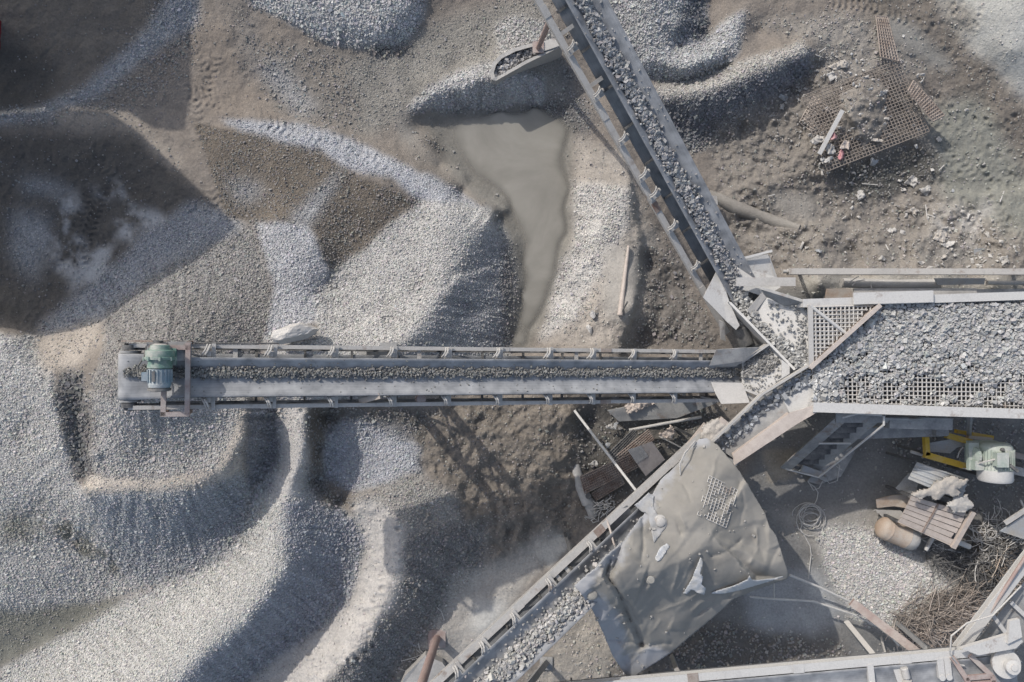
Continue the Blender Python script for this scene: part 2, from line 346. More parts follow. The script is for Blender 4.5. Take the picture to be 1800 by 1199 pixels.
# ------------------------------------------------------------------ the ground: heights along ridges, toes, shores and flats
# every entry: heights (one, or one per point) and picture points
HT = [
 # flat north-west yard
 (.6, [(-100,-100),(0,0),(150,60),(300,30),(350,120),(100,120),(250,170)]), (.85, [(0,200),(120,195)]), (.7,[(250,215),(320,230)]),
 (.9, [(0,240),(0,330),(150,250),(300,300),(130,330)]), (1.0,[(250,370),(50,420),(200,420)]), (1.15,[(0,500),(130,470)]),
 (1.2,[(400,395),(330,420)]), (1.35,[(260,460),(190,510)]), (1.6,[(140,545),(70,575)]),
 # cone under the conveyor head
 (5.0,[(245,652)]), (4.75,[(215,660),(280,645)]), (4.3,[(300,660),(200,690)]), (3.9,[(350,650),(190,620)]),
 ([3.35,3.35,3.4,3.45,3.45,3.3],[(150,858),(250,862),(340,850),(400,820),(425,770),(432,700)]),
 (3.25,[(180,805),(260,805),(350,800)]), (3.4,[(370,770)]), (3.7,[(200,750),(300,742)]),
 ([1.3,1.8,2.2,2.6],[(445,395),(475,500),(465,590),(440,690)]),
 ([3.4,3.42,3.4,3.35,3.3],[(405,700),(402,765),(375,808),(320,832),(220,840)]),
 # shoulder east of the cone
 ([1.75,1.75,1.55],[(485,385),(552,430),(574,485)]), (1.9,[(530,540)]), (2.6,[(500,620)]), (1.25,[(470,365)]),
 # brown hollow
 (1.1,[(390,260),(460,290),(420,330)]), (1.25,[(520,330),(560,300),(620,330)]), (1.25,[(600,400),(660,370)]), ([1.05,1.15,1.3,1.5],[(740,355),(660,410),(590,465),(560,515)]),
 # gravel strip to the pond bank
 ([.8,1.05,1.15,1.15,.85],[(400,215),(560,235),(690,297),(795,358),(862,388)]),
 ([.75,.7,.6,.25,.1],[(400,200),(572,214),(716,272),(815,325),(888,368)]),
 # heap beside the pond
 ([1.0,1.3,1.7,2.25,2.7],[(862,385),(826,432),(782,505),(730,580),(680,640)]), (2.4,[(600,610)]),
 ([.05,0,0,0,.1],[(905,420),(912,470),(914,520),(900,580),(885,610)]), (1.05,[(822,550)]), (.7,[(858,560)]), (1.5,[(785,600)]), (.62,[(866,470)]), (1.6,[(740,500)]), (2.0,[(680,560)]),
 (1.55,[(670,480)]),
 # under the horizontal conveyor
 (1.2,[(800,650)]), (.8,[(900,660)]), (1.0,[(1000,655)]), (2.0,[(700,670)]), (2.7,[(610,665)]), (2.9,[(500,660)]), (1.4,[(1080,650)]), (.6,[(1180,660)]),
 # valley below the rim and the long pale ridge
 ([2.3,1.95,1.85,1.8,1.7,1.45,1.1,.95],[(486,720),(490,800),(455,850),(425,940),(380,985),(270,1030),(150,1085),(0,1170)]),
 ([2.7,2.4,2.35,2.3,2.35,2.4,2.5,2.6],[(540,725),(538,800),(503,870),(493,930),(500,1000),(438,1090),(308,1199),(150,1330)]),
 ([1.5,1.25,1.0,.75,.6,.55],[(570,880),(622,915),(640,965),(612,1060),(500,1150),(430,1205)]),
 ([1.5,1.75,1.75,1.65,1.55,1.5],[(655,885),(698,930),(692,1000),(676,1060),(615,1160),(560,1235)]),
 ([.9,.3,.15,.1,.05],[(850,905),(845,1000),(785,1060),(740,1140),(680,1199)]),
 (1.0,[(780,980),(740,1060)]),
 # west face, gash and patches
 ([2.9,3.2,3.45,3.35,3.0],[(10,600),(50,650),(92,700),(110,770),(122,835)]), (2.6,[(0,750),(40,760)]), (2.2,[(0,870)]), (1.95,[(60,900)]),
 ([3.15,3.1,3.05,2.95],[(132,640),(140,715),(142,790),(150,850)]), (3.75,[(163,700)]), (3.4,[(168,800)]),
 (1.6,[(130,950),(100,1000)]), (1.35,[(200,1000)]), (1.9,[(0,950)]), (1.6,[(0,1050)]), (1.25,[(100,1055)]), (1.1,[(0,1120)]),
 (2.4,[(150,585),(95,600)]),
 # hollow south of the conveyor, trench and mounds
 (1.3,[(570,730),(650,735)]), (1.1,[(740,735)]), (1.25,[(600,780),(680,790)]), (1.1,[(590,840),(640,850)]), (1.0,[(560,845),(600,885)]), (1.5,[(556,790)]),
 (1.5,[(640,872)]), (1.5,[(720,852),(780,872)]), (1.35,[(750,915)]), (1.0,[(810,925)]),
 (1.1,[(800,735)]), (1.2,[(870,745)]), (1.3,[(950,735)]), (1.2,[(1000,735)]), (1.0,[(900,800)]), (1.0,[(975,815)]), (.9,[(850,845)]), (.7,[(920,885)]), (.5,[(1000,880)]), (.9,[(1000,800)]),
 (.15,[(1035,740),(1120,800),(1050,850),(1200,740),(1200,800)]), (.3,[(1050,905),(1000,945),(940,975)]), (.2,[(890,1000),(850,1100),(780,1110)]),
 # north yard
 (.6,[(400,50),(340,-60),(470,110)]), (.5,[(420,170),(520,170)]), (.45,[(600,130),(640,200),(700,120)]), (.2,[(720,225)]), (.1,[(760,250)]), (.4,[(800,90),(850,50),(760,30)]), (.4,[(900,0)]),
 ([.55,.6,.55,.5,.45,.5],[(445,20),(505,42),(565,75),(640,92),(718,82),(755,10)]), ([.85,.95,.95,1.0],[(515,10),(590,35),(672,58),(715,10)]), (1.1,[(640,-60)]),
 ([.45,.8,1.0,1.0,.6],[(722,190),(775,158),(835,138),(880,130),(940,125)]), (.35,[(730,168),(800,118),(850,92)]), ([.1,0,0,0],[(738,207),(820,194),(895,190),(965,182)]),
 (.5,[(900,50),(950,50)]),
 # heaps beyond the diagonal conveyor
 (.5,[(1065,60),(1100,120)]), ([1.6,1.35,1.2],[(1160,-40),(1165,20),(1130,55)]), (1.25,[(1195,45)]), (.45,[(1240,60),(1242,0)]), (.7,[(1195,80)]),
 ([.95,1.05,1.05,1.0,.85],[(1140,108),(1195,122),(1245,110),(1285,65),(1310,20)]), ([.45,.5,.5],[(1140,140),(1210,145),(1275,118)]), (.55,[(1330,60)]),
 ([.7,1.0,1.25,1.25,1.1],[(1160,165),(1250,150),(1330,120),(1395,95),(1424,84)]), ([0,-.05,-.05,.2,.5],[(1160,215),(1215,268),(1325,235),(1400,170),(1438,115)]), (.8,[(1340,85),(1390,68)]),
 # rough eastern ground
 (.8,[(1350,20),(1450,30)]), (.85,[(1480,80),(1540,60)]), (.75,[(1450,130)]), (1.2,[(1520,200)]), (1.1,[(1545,170),(1520,235)]), (.35,[(1470,290),(1560,275),(1605,245)]), (.45,[(1600,180)]), (.75,[(1570,125)]), (.6,[(1440,200)]), (.1,[(1500,325),(1600,300)]),
 (.3,[(1625,255)]), (.4,[(1660,205)]), (.65,[(1680,150)]), (.85,[(1750,210),(1800,260)]), (.9,[(1640,60),(1580,25)]), (1.0,[(1640,0),(1700,80),(1760,135),(1800,175)]), (1.5,[(1720,25)]), (2.0,[(1800,0)]), (1.6,[(1780,90)]), (2.4,[(1900,-60)]),
 (.2,[(1300,300)]), (0,[(1270,410),(1300,450)]), (.35,[(1340,345),(1400,385)]), (.45,[(1500,420),(1600,400)]), (.6,[(1700,400),(1750,300)]), (.7,[(1700,450)]), (.4,[(1500,460),(1370,460)]),
 (1.7,[(1440,497),(1550,500),(1650,500),(1750,500),(1850,500)]), (.9,[(1390,500)]), (.6,[(1450,560),(1600,560),(1780,560)]), (.2,[(1340,600)]),
 # flat ground below the screen
 (.6,[(1300,830),(1400,780),(1500,850),(1350,900),(1420,980),(1320,1050),(1400,1060),(1350,1150),(1600,780),(1750,780),(1700,850),(1780,860),(1900,800),(1500,660),(1700,660)]),
 (1.0,[(1530,1000)]), (.8,[(1475,965)]), (1.05,[(1600,1040)]), (.95,[(1680,1080)]), (.8,[(1750,980)]), (.6,[(1600,940),(1700,960)]), (.6,[(1800,1100),(1500,1150),(1700,1190)]), (.5,[(1000,1110),(1050,1160)]), (.2,[(960,1190)]), (.5,[(1200,1120),(1120,1170)]), (.5,[(1200,950)]),
 # pond floor and its banks
 (-.25,[(850,230),(880,200),(940,190),(870,300),(905,360),(985,230),(990,330),(985,400),(962,460),(942,520),(924,560),(908,595),(930,280),(940,380),(928,460),(920,520)]),
 (-.04,[(765,228),(792,268),(826,322),(874,386),(1010,230),(1012,330),(1005,410),(988,480),(962,545),(930,610),(885,615)]), (.06,[(735,222),(772,292),(812,338)]),
 (.35,[(1018,330),(1015,430)]), (.9,[(1055,400),(1065,500)]), (1.0,[(1095,340),(1105,480)]), (1.15,[(1110,540)]), (.35,[(1145,470),(1160,545)]), (.15,[(1180,500),(1130,612)]), (.7,[(1010,560)]), (.55,[(1000,605)]), (.15,[(945,590)]),
 (.6,[(1100,280)]), (.3,[(1035,215)]), (.5,[(1060,265)]), (.4,[(1200,560),(1250,600)]), (.2,[(1200,440)]), (.1,[(990,130)]),
 # far outside the picture
 (1.0,[(-400,200),(-400,-300),(-300,700),(-300,1100)]), (.8,[(-200,1400),(300,1600)]), (.3,[(900,1500),(1500,1500),(2200,1300),(2200,700)]), (.6,[(2200,200),(1500,-300),(900,-300),(300,-300)]),
]
def build_rbf():
    pts = []; zs = []
    for z, pl in HT:
        zz = z if isinstance(z, list) else [z] * len(pl)
        if isinstance(z, list) or False:
            for (a, za), (b, zb) in zip(zip(pl[:-1], zz[:-1]), zip(pl[1:], zz[1:])):
                n = max(1, int(math.hypot(b[0] - a[0], b[1] - a[1]) / 9))
                for i in range(n):
                    t = i / n; pts.append((a[0] + (b[0] - a[0]) * t, a[1] + (b[1] - a[1]) * t)); zs.append(za + (zb - za) * t)
            pts.append(pl[-1]); zs.append(zz[-1])
        else:
            for p in pl: pts.append(p); zs.append(z)
    pts = np.array(pts, float); zs = np.array(zs, float)
    n = len(pts); D = np.hypot(pts[:, None, 0] - pts[None, :, 0], pts[:, None, 1] - pts[None, :, 1])
    A = np.zeros((n + 3, n + 3)); A[:n, :n] = -D + np.eye(n) * -.15
    A[:n, n] = 1; A[:n, n + 1] = pts[:, 0] / 1000; A[:n, n + 2] = pts[:, 1] / 1000; A[n:, :n] = A[:n, n:].T
    w = np.linalg.solve(A, np.concatenate([zs, [0, 0, 0]]))
    return pts, w
X0, X1, Y0, Y1 = -180, 1980, -160, 1360
CG = 4
_cx = np.arange(X0, X1 + CG, CG, dtype=float); _cy = np.arange(Y0, Y1 + CG, CG, dtype=float)
def _coarse():
    pts, w = build_rbf(); gx, gy = np.meshgrid(_cx, _cy); q = np.stack([gx.ravel(), gy.ravel()], 1); out = np.zeros(len(q))
    for i in range(0, len(q), 4000):
        b = q[i:i + 4000]
        out[i:i + 4000] = -np.hypot(b[:, None, 0] - pts[None, :, 0], b[:, None, 1] - pts[None, :, 1]) @ w[:-3] + w[-3] + w[-2] * b[:, 0] / 1000 + w[-1] * b[:, 1] / 1000
    return out.reshape(gx.shape)
ZC = _coarse()
def sample(grid, px, py, x0=X0, y0=Y0, step=CG):
    u = np.clip((np.asarray(px, float) - x0) / step, 0, grid.shape[1] - 1.001); v = np.clip((np.asarray(py, float) - y0) / step, 0, grid.shape[0] - 1.001)
    i = u.astype(int); j = v.astype(int); fu = u - i; fv = v - j
    return (grid[j, i] * (1 - fu) + grid[j, i + 1] * fu) * (1 - fv) + (grid[j + 1, i] * (1 - fu) + grid[j + 1, i + 1] * fu) * fv

# fine grid, 2 picture pixels
FG = 2
fx = np.arange(X0, X1 + .1, FG, dtype=float); fy = np.arange(Y0, Y1 + .1, FG, dtype=float)
GX, GY = np.meshgrid(fx, fy)
ZS = blur(sample(ZC, GX, GY), 1)

# ---- what lies where: colour (stone and soil, with some sun and shade painted in), roughness, stones per cell, stone radius in pixels
WX = GX + 7 * fbm(GX / 38, GY / 38, 4) + 3 * fbm(GX / 7 + 50, GY / 7, 3)
WY = GY + 7 * fbm(GX / 38 + 90, GY / 38 + 40, 4) + 3 * fbm(GX / 7, GY / 7 + 50, 3)
ALB = np.ones(GX.shape + (3,)) * np.array([.215, .19, .165]); ROUGH = np.full(GX.shape, .03); DENS = np.full(GX.shape, .02); SIZE = np.full(GX.shape, 1.6); GRAIN = np.full(GX.shape, .25)
def zone(poly, col=None, rough=None, dens=None, size=None, grain=None, feather=3, a=1.0, patchy=0):
    m = inpoly(WX, WY, poly).astype(float)
    m = blur(m, feather / FG) * a
    if patchy: m = m * np.clip(.5 + patchy * fbm(GX / 30 + 7, GY / 30, 5), 0, 1)
    if col is not None: ALB[:] = ALB * (1 - m[..., None]) + np.array(col) * m[..., None]
    for arr, v in ((ROUGH, rough), (DENS, dens), (SIZE, size), (GRAIN, grain)):
        if v is not None: arr[:] = arr * (1 - m) + v * m
def gravel(poly, col, dens=1, size=1.8, feather=3, **k):
    zone(poly, col, rough=k.pop('rough', .012), dens=dens, size=size, grain=.9, feather=feather, **k)

HEAPS = {
 'tip':   [(445,396),(475,500),(465,592),(440,690),(432,760),(425,830),(340,860),(150,866),(165,760),(160,680),(182,600),(190,545),(300,470)],
 'pond':  [(740,355),(860,362),(892,395),(910,450),(916,520),(895,605),(560,605),(555,520),(592,472)],
 'ridge': [(0,1175),(150,1088),(270,1032),(380,985),(425,940),(455,850),(490,800),(486,715),(545,715),(548,800),(585,880),(640,920),(645,965),(614,1062),(500,1152),(430,1205),(300,1290),(0,1290)],
 'west':  [(-90,585),(60,590),(95,640),(95,700),(130,840),(150,866),(340,862),(425,830),(445,870),(425,940),(380,985),(270,1030),(200,1050),(0,1110),(-90,1120)],
 'north': [(438,-60),(442,8),(500,36),(562,70),(645,88),(712,80),(748,18),(757,-60)],
 'spill': [(714,196),(730,172),(800,128),(862,106),(960,132),(962,184),(890,190),(800,196)],
 'cusp':  [(1062,-60),(1242,-60),(1240,62),(1312,10),(1300,90),(1250,130),(1195,142),(1140,138),(1085,75)],
 'long':  [(1150,150),(1300,108),(1410,72),(1430,92),(1425,125),(1395,180),(1330,238),(1215,270),(1150,215)],
 'sand':  [(1640,-60),(1650,5),(1700,78),(1760,132),(1810,180),(1900,180),(1900,-60)],
 'print': [(585,885),(660,880),(715,935),(704,1060),(640,1140),(570,1199),(540,1260),(430,1205),(500,1152),(614,1062),(645,965),(640,920)],
 'dusk':  [(715,935),(860,920),(848,1000),(790,1066),(742,1140),(690,1199),(640,1230),(570,1199),(640,1140),(704,1060)],
 'patch': [(572,762),(610,735),(655,750),(742,785),(738,832),(625,862),(570,838)],
 'bank':  [(1008,322),(1108,330),(1106,400),(1070,465),(1010,560),(950,600),(975,490),(1008,430)],
 'pebble':[(1440,925),(1560,930),(1650,1010),(1690,1060),(1640,1085),(1560,1110),(1490,1085),(1450,1000)],
}
PALE = (.41, .402, .383)
# north-west yard
zone([(-180,-160),(300,-160),(350,0),(200,110),(60,200),(-180,215)], (.145, .132, .117), .03, feather=12)  # dark yard soil, deepened with roof shadow in its colour
zone([(-180,70),(60,80),(110,150),(40,200),(-180,215)], (.085, .08, .073), .03, feather=20)  # near-black end of that roof shadow, painted into the soil
zone([(-180,225),(250,240),(420,400),(180,560),(-180,590)], (.098, .091, .083), .04, dens=.04, feather=12)  # second roof shadow painted into the soil colour
zone([(345,30),(470,60),(520,200),(380,230),(335,150)], (.235, .203, .172), .035, feather=14)
zone([(400,-20),(440,-20),(470,120),(430,150)], (.19,.175,.16), .05, dens=.25, feather=12)
gravel([(275,-20),(352,-20),(348,50),(330,120),(250,175),(150,205),(80,212),(-180,225),(-180,205),(40,197),(110,172),(200,108),(250,52)], None, .34, 2.0, feather=10)
gravel([(305,-20),(352,-20),(348,40),(305,70),(255,102),(200,148),(150,180),(90,206),(-180,230),(-180,209),(50,197),(105,176),(160,140),(212,95),(258,48)], (.33,.335,.34), .7, 2.0, feather=9)
gravel([(220,120),(345,60),(335,130),(240,190),(160,195)], None, .3, 2.1, feather=14)
zone([(90,190),(240,200),(330,300),(300,300),(235,225),(90,212)], (.3,.265,.225), dens=.12, feather=8)  # paler tan painted along the sun gap between the two shadows
for pl in ([(55,400),(110,368),(150,430),(165,500),(120,490),(70,450)], [(150,440),(200,420),(190,480),(120,520)], [(200,325),(235,365),(305,385),(255,425),(195,415),(215,370)], [(110,340),(135,335),(140,400),(105,390)], [(165,330),(205,318),(215,345),(170,350)]):
    zone(pl, (.35, .35, .35), .02, dens=.12, grain=.2, feather=7, patchy=2.0)
gravel([(150,510),(250,420),(340,350),(420,392),(440,402),(300,478),(180,565),(60,592),(105,545)], (.31,.315,.325), .9, 1.5, feather=8)
gravel([(40,310),(130,330),(110,345),(40,335)], (.25,.255,.26), .3, 1.6, feather=12); gravel([(20,370),(90,385),(60,500),(20,450)], (.24,.245,.25), .35, 1.6, feather=14)
# middle
zone([(340,220),(560,245),(640,320),(745,355),(590,480),(550,515),(470,400),(400,380)], (.15, .13, .108), .015, dens=.5, size=1.6, grain=.8, feather=2)
gravel([(395,320),(450,315),(470,345),(430,360)], (.27,.265,.26), .5, 1.6, feather=12)
gravel([(610,290),(575,350),(545,400),(505,392),(550,340)], (.32,.32,.32), .7, 1.6, feather=9)
gravel([(383,208),(470,213),(570,222),(700,283),(812,338),(885,390),(745,358),(690,315),(620,300),(560,262),(450,240)], (.38,.385,.40), .75, 1.5, feather=5)
gravel([(450,388),(540,398),(585,480),(562,560),(490,590),(464,600),(478,500)], (.42, .42, .425), 1, 1.6, feather=4)
gravel(HEAPS['tip'], (.27, .258, .242), 1, 1.8)
gravel([(190,560),(300,470),(445,396),(470,500),(330,520)], (.29, .28, .265), 1, 1.8, feather=20)
gravel([(465,585),(905,590),(895,640),(700,690),(600,710),(480,705)], (.37,.365,.355), 1, 1.8, feather=6)
gravel(HEAPS['pond'], (.43,.42,.40), 1, 1.6, feather=4)
gravel([(868,380),(898,400),(912,460),(912,560),(880,605),(700,605),(750,570),(815,470)], (.345,.345,.345), 1, 1.7, feather=10)
gravel([(885,420),(915,450),(916,600),(885,600),(880,520)], (.2,.195,.19), .9, 2, feather=8)
# west and south-west
gravel(HEAPS['west'], PALE, 1, 1.8)
gravel([(170,700),(420,700),(415,760),(380,825),(250,845),(165,830)], (.38,.37,.355), 1, 1.8, feather=10)
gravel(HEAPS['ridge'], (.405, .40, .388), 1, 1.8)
gravel([(0,1178),(200,1062),(270,1036),(380,988),(430,940),(460,860),(500,880),(490,930),(498,1000),(436,1090),(306,1199),(200,1290),(0,1290)], (.46, .45, .42), 1, 1.5, feather=6)  # sun on this face put into a lighter gravel colour
gravel([(505,880),(585,885),(640,930),(640,965),(610,1060),(500,1150),(420,1205),(310,1205),(440,1095),(507,1003)], (.31,.315,.33), 1, 1.8, feather=5)  # same gravel, with lee shade painted into its colour
gravel([(110,650),(145,655),(158,720),(158,825),(140,842),(118,790),(95,705)], (.19,.187,.18), .95, 2.6, feather=3)
zone([(150,832),(250,846),(380,826),(414,762),(428,700),(436,750),(426,830),(340,862),(150,868)], (.42,.38,.33), .012, dens=.45, size=1.4, grain=.5, feather=5)
zone([(55,600),(180,560),(175,600),(130,650),(80,660)], (.37,.33,.285), .012, dens=.25, grain=.5, feather=7)
gravel([(160,872),(340,868),(425,838),(430,930),(380,984),(270,1028),(210,1010)], (.31,.315,.32), 1, 1.8, feather=8)  # slope turned from the sun; its shade is in the colour
zone([(45,875),(100,892),(140,940),(205,992),(215,1008),(150,985),(80,935)], (.16,.155,.13), .03, dens=.5, feather=6, patchy=2.5)
zone([(-180,1090),(100,1064),(205,1052),(215,1060),(120,1110),(0,1172),(-180,1240)], (.2,.195,.165), .015, dens=.3, size=1.4, feather=6)
zone([(0,900),(60,905),(70,950),(0,960)], (.26,.255,.225), dens=.6, feather=12)
gravel([(438,705),(486,715),(490,800),(456,850),(430,860),(436,780)], (.24,.24,.245), 1, 1.8, feather=5)  # shade on this averted slope painted into the gravel
zone([(493,715),(543,715),(545,800),(520,880),(470,880),(488,820)], (.46,.44,.415), .012, dens=.4, size=1.5, grain=.5, feather=5)
zone([(535,712),(770,720),(745,795),(650,752),(600,735),(572,790),(556,850),(625,882),(570,895),(545,850)], (.15, .138, .122), .06, dens=.35, size=2, grain=.4, feather=6)
gravel([(590,725),(700,745),(760,790),(740,840),(700,850),(620,860)], (.24,.24,.245), .5, 2, feather=10, patchy=3)
gravel(HEAPS['patch'], (.40,.405,.42), 1, 1.7, feather=3)  # blue tint of the conveyor shadow put into pale gravel
gravel([(622,875),(720,832),(800,868),(815,925),(730,940),(640,930)], (.33,.315,.29), .9, 1.8, feather=8)
zone([(760,700),(1015,700),(1015,960),(880,960),(815,930),(800,860),(740,820)], (.21, .186, .158), .135, dens=.16, feather=10)
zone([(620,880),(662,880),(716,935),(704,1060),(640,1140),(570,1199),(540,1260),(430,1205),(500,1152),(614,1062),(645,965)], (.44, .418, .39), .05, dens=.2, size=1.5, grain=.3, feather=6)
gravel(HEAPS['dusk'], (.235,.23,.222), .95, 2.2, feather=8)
zone([(770,715),(900,710),(880,760),(800,770)], (.17, .152, .13), .17, dens=.25, feather=10, patchy=2)
zone([(860,905),(1000,870),(1000,960),(870,1010)], (.185, .168, .148), .16, dens=.12, feather=10)
zone([(800,1010),(880,985),(960,930),(1000,945),(900,1060),(800,1199),(690,1199),(750,1110)], (.38,.36,.33), .03, dens=.04, feather=10)
zone([(840,1060),(890,1060),(870,1110),(820,1110)], (.5,.495,.47), .005, dens=0, grain=0, feather=10)
zone([(940,975),(985,940),(1000,960),(965,1000)], (.48,.46,.42), .02, dens=0, grain=.1, feather=5)
# pond mud and banks
zone([(700,210),(830,170),(1010,185),(1014,420),(975,520),(935,610),(893,610),(912,480),(870,370),(780,300)], (.255,.243,.215), .006, dens=0, grain=.02, feather=8)
zone([(690,205),(735,200),(800,310),(790,325),(720,270)], (.27,.243,.21), .012, dens=.06, grain=.1, feather=8)
zone([(745,238),(780,262),(775,272),(742,250)], (.15,.14,.125), .03, dens=.5, feather=3)
gravel([(850,110),(1000,120),(1040,200),(1030,260),(1000,215),(900,185)], (.16,.155,.15), .5, 2.0, feather=10)  # cast shadow of the concrete footing painted into the ground colour
zone([(1008,235),(1090,270),(1160,420),(1160,600),(1000,612),(950,600),(1008,430)], (.33,.30,.265), .055, dens=.12, feather=8)
gravel(HEAPS['bank'], (.46,.445,.42), .7, 1.9, feather=6)
zone([(985,470),(1060,440),(1080,560),(960,590)], None, .09, dens=.4, size=2, feather=10, patchy=2)
zone([(1060,430),(1130,430),(1120,560),(1060,560)], (.37,.35,.32), .01, dens=.03, grain=.05, feather=10)
zone([(1125,440),(1185,440),(1260,600),(1110,612),(1140,540)], (.185,.17,.155), .13, dens=.25, size=2.3, feather=8)  # shade below the bank drop put into the soil colour
# north
zone([(500,90),(640,100),(700,60),(960,-20),(1000,180),(800,130),(720,200),(640,240),(600,190)], (.25,.237,.212), .02, dens=.3, size=1.5, grain=.7, feather=12)
zone([(450,80),(600,95),(640,200),(600,230),(480,190)], (.21,.192,.17), .03, dens=.35, size=2, feather=10)
zone([(700,150),(660,100),(740,260),(700,240)], (.3,.28,.25), .01, dens=.05, grain=.1, feather=8)
gravel([(450,120),(490,110),(560,190),(520,200)], (.32,.315,.31), .4, 1.8, feather=12)
gravel(HEAPS['north'], (.40,.40,.395), 1, 2.5); gravel([(640,80),(715,75),(735,100),(660,105)], (.22,.21,.195), .9, 2.6, feather=6)
gravel(HEAPS['spill'], (.38,.375,.365), 1, 2.3)
gravel([(868,42),(905,28),(975,40),(985,82),(880,100)], (.40,.39,.37), 1, 2.2, feather=4)
gravel(HEAPS['cusp'], (.38,.38,.375), 1, 2.2)
gravel([(1195,20),(1245,-60),(1242,70),(1185,66)], (.17,.175,.185), 1, 2.2, feather=5)  # shaded side of the heap painted as darker gravel
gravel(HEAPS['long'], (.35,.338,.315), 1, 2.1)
gravel([(1150,185),(1250,162),(1330,132),(1425,92),(1420,130),(1395,175),(1330,232),(1215,266),(1150,225)], (.19,.192,.2), 1, 2.5, feather=5)  # lee shade of the ridge painted into its gravel colour
# east
zone([(1240,235),(1440,130),(1980,230),(1980,480),(1400,480),(1290,440)], (.225, .206, .183), .16,dens=.14, size=1.9, feather=14)
zone([(1290,300),(1460,270),(1500,340),(1420,400),(1330,360)], (.2, .182, .16), .14, dens=.2, feather=16, patchy=2)
zone([(1480,440),(1700,430),(1790,460),(1700,480),(1480,475)], (.19, .18, .165), .13, dens=.2, feather=10, patchy=2)
zone([(1700,250),(1830,300),(1830,440),(1760,420)], (.19, .182, .16), .09, dens=.12, feather=14, patchy=2)
zone([(1310,40),(1480,20),(1600,60),(1640,130),(1440,150),(1430,70)], (.25,.232,.208), .06, dens=.25, size=2, feather=10)
zone([(1470,-60),(1645,-20),(1700,80),(1765,135),(1830,230),(1830,340),(1740,250),(1640,130),(1540,40)], (.17,.152,.132), .05, dens=.15, size=1.6, feather=10)
zone([(1540,30),(1600,35),(1660,100),(1680,130),(1640,120),(1560,70)], (.26,.25,.228), .008, dens=.03, grain=.1, feather=8)
zone([(1630,190),(1720,170),(1830,350),(1830,430),(1650,340)], (.215,.215,.19), .035, dens=.08, feather=12)
zone(HEAPS['sand'], (.42,.415,.385), .008, dens=.1, size=1.2, grain=.3, feather=10)
zone([(1660,-20),(1720,30),(1700,70),(1655,20)], (.26,.24,.21), .05, dens=.2, feather=12)
zone([(1440,300),(1620,250),(1650,280),(1640,320),(1500,355)], (.11,.107,.098), .07, dens=.25, feather=10)  # wet soil, darkened further with shade in its colour
zone([(1640,370),(1745,355),(1735,435),(1640,425)], (.38,.365,.34), .04, dens=.1, feather=14, patchy=2)
zone([(1350,330),(1430,340),(1440,390),(1370,380)], (.28,.262,.235), .012, dens=.02, feather=10)
# below the screen
zone([(1270,500),(1980,505),(1980,1300),(1020,1300),(1080,1090),(1250,1000),(1340,760)], (.21,.205,.195), .012, dens=.03, size=2, grain=.15, feather=10)
zone([(1400,485),(1980,485),(1980,520),(1420,520)], (.31,.295,.265), .03, dens=.06, feather=4)
zone([(1560,740),(1980,740),(1980,1050),(1700,1000),(1620,900)], (.165, .16, .15), .03, dens=.15, size=2.4, feather=14)
zone([(1340,790),(1400,790),(1400,840),(1350,850)], (.33,.29,.235), .01, dens=.05, feather=4)
zone([(1350,895),(1550,890),(1580,930),(1440,980)], (.30,.285,.26), .01, dens=.05, feather=8)  # sunlit ground past the screen shadow painted lighter
gravel(HEAPS['pebble'], (.46,.45,.43), 1, 2.2, feather=6)
zone([(1000,1120),(1250,1085),(1490,1130),(1490,1180),(1020,1230)], (.15, .14, .128), .05, dens=.25, size=2.4, feather=10)
zone([(1300,1010),(1440,1000),(1490,1090),(1420,1115),(1320,1105)], (.34,.345,.345), .008, dens=.02, feather=10)
zone([(920,1199),(1040,1060),(1090,1130),(1060,1210)], (.33,.305,.27), .04, dens=.15, feather=6)
zone([(1700,930),(1980,900),(1980,1120),(1760,1110),(1730,1030)], (.15,.135,.115), .04, dens=.15, feather=8)
zone([(1012,715),(1275,715),(1215,800),(1060,905),(1015,880)], (.16, .15, .135), .04, dens=.15, size=2.2, feather=4)

# ---- slopes: stone slides straight down them, leaving streaks; the coarse pieces gather along the foot
_gy, _gx = np.gradient(blur(ZS, 3), FG); _sl = np.hypot(_gx, _gy) + 1e-6; SLOPE = np.clip(_sl * 50, 0, 1.2)
_sx, _sy = GX.copy(), GY.copy(); LIC = np.zeros(GX.shape)
for sg in (1, -1):
    ax_, ay_ = GX.copy(), GY.copy()
    for k in range(9):
        LIC += vnoise(ax_ / 4.5, ay_ / 4.5) + .7 * vnoise(ax_ / 11 + 50, ay_ / 11)
        gi = np.clip(((ax_ - X0) / FG).astype(int), 0, GX.shape[1] - 1); gj = np.clip(((ay_ - Y0) / FG).astype(int), 0, GX.shape[0] - 1)
        ax_ = ax_ + sg * 4 * _gx[gj, gi] / _sl[gj, gi]; ay_ = ay_ + sg * 4 * _gy[gj, gi] / _sl[gj, gi]
LIC = LIC / LIC.std(); STREAK = LIC * np.clip((SLOPE - .18) * 2.2, 0, 1) * np.clip(DENS * 1.2, .15, 1)
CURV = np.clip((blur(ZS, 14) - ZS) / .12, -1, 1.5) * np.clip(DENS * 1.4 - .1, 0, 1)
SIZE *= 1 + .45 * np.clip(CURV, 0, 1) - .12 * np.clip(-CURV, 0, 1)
ALB *= (1 + .05 * STREAK - .10 * np.clip(CURV, 0, 1) + .05 * np.clip(-CURV, 0, 1))[..., None]

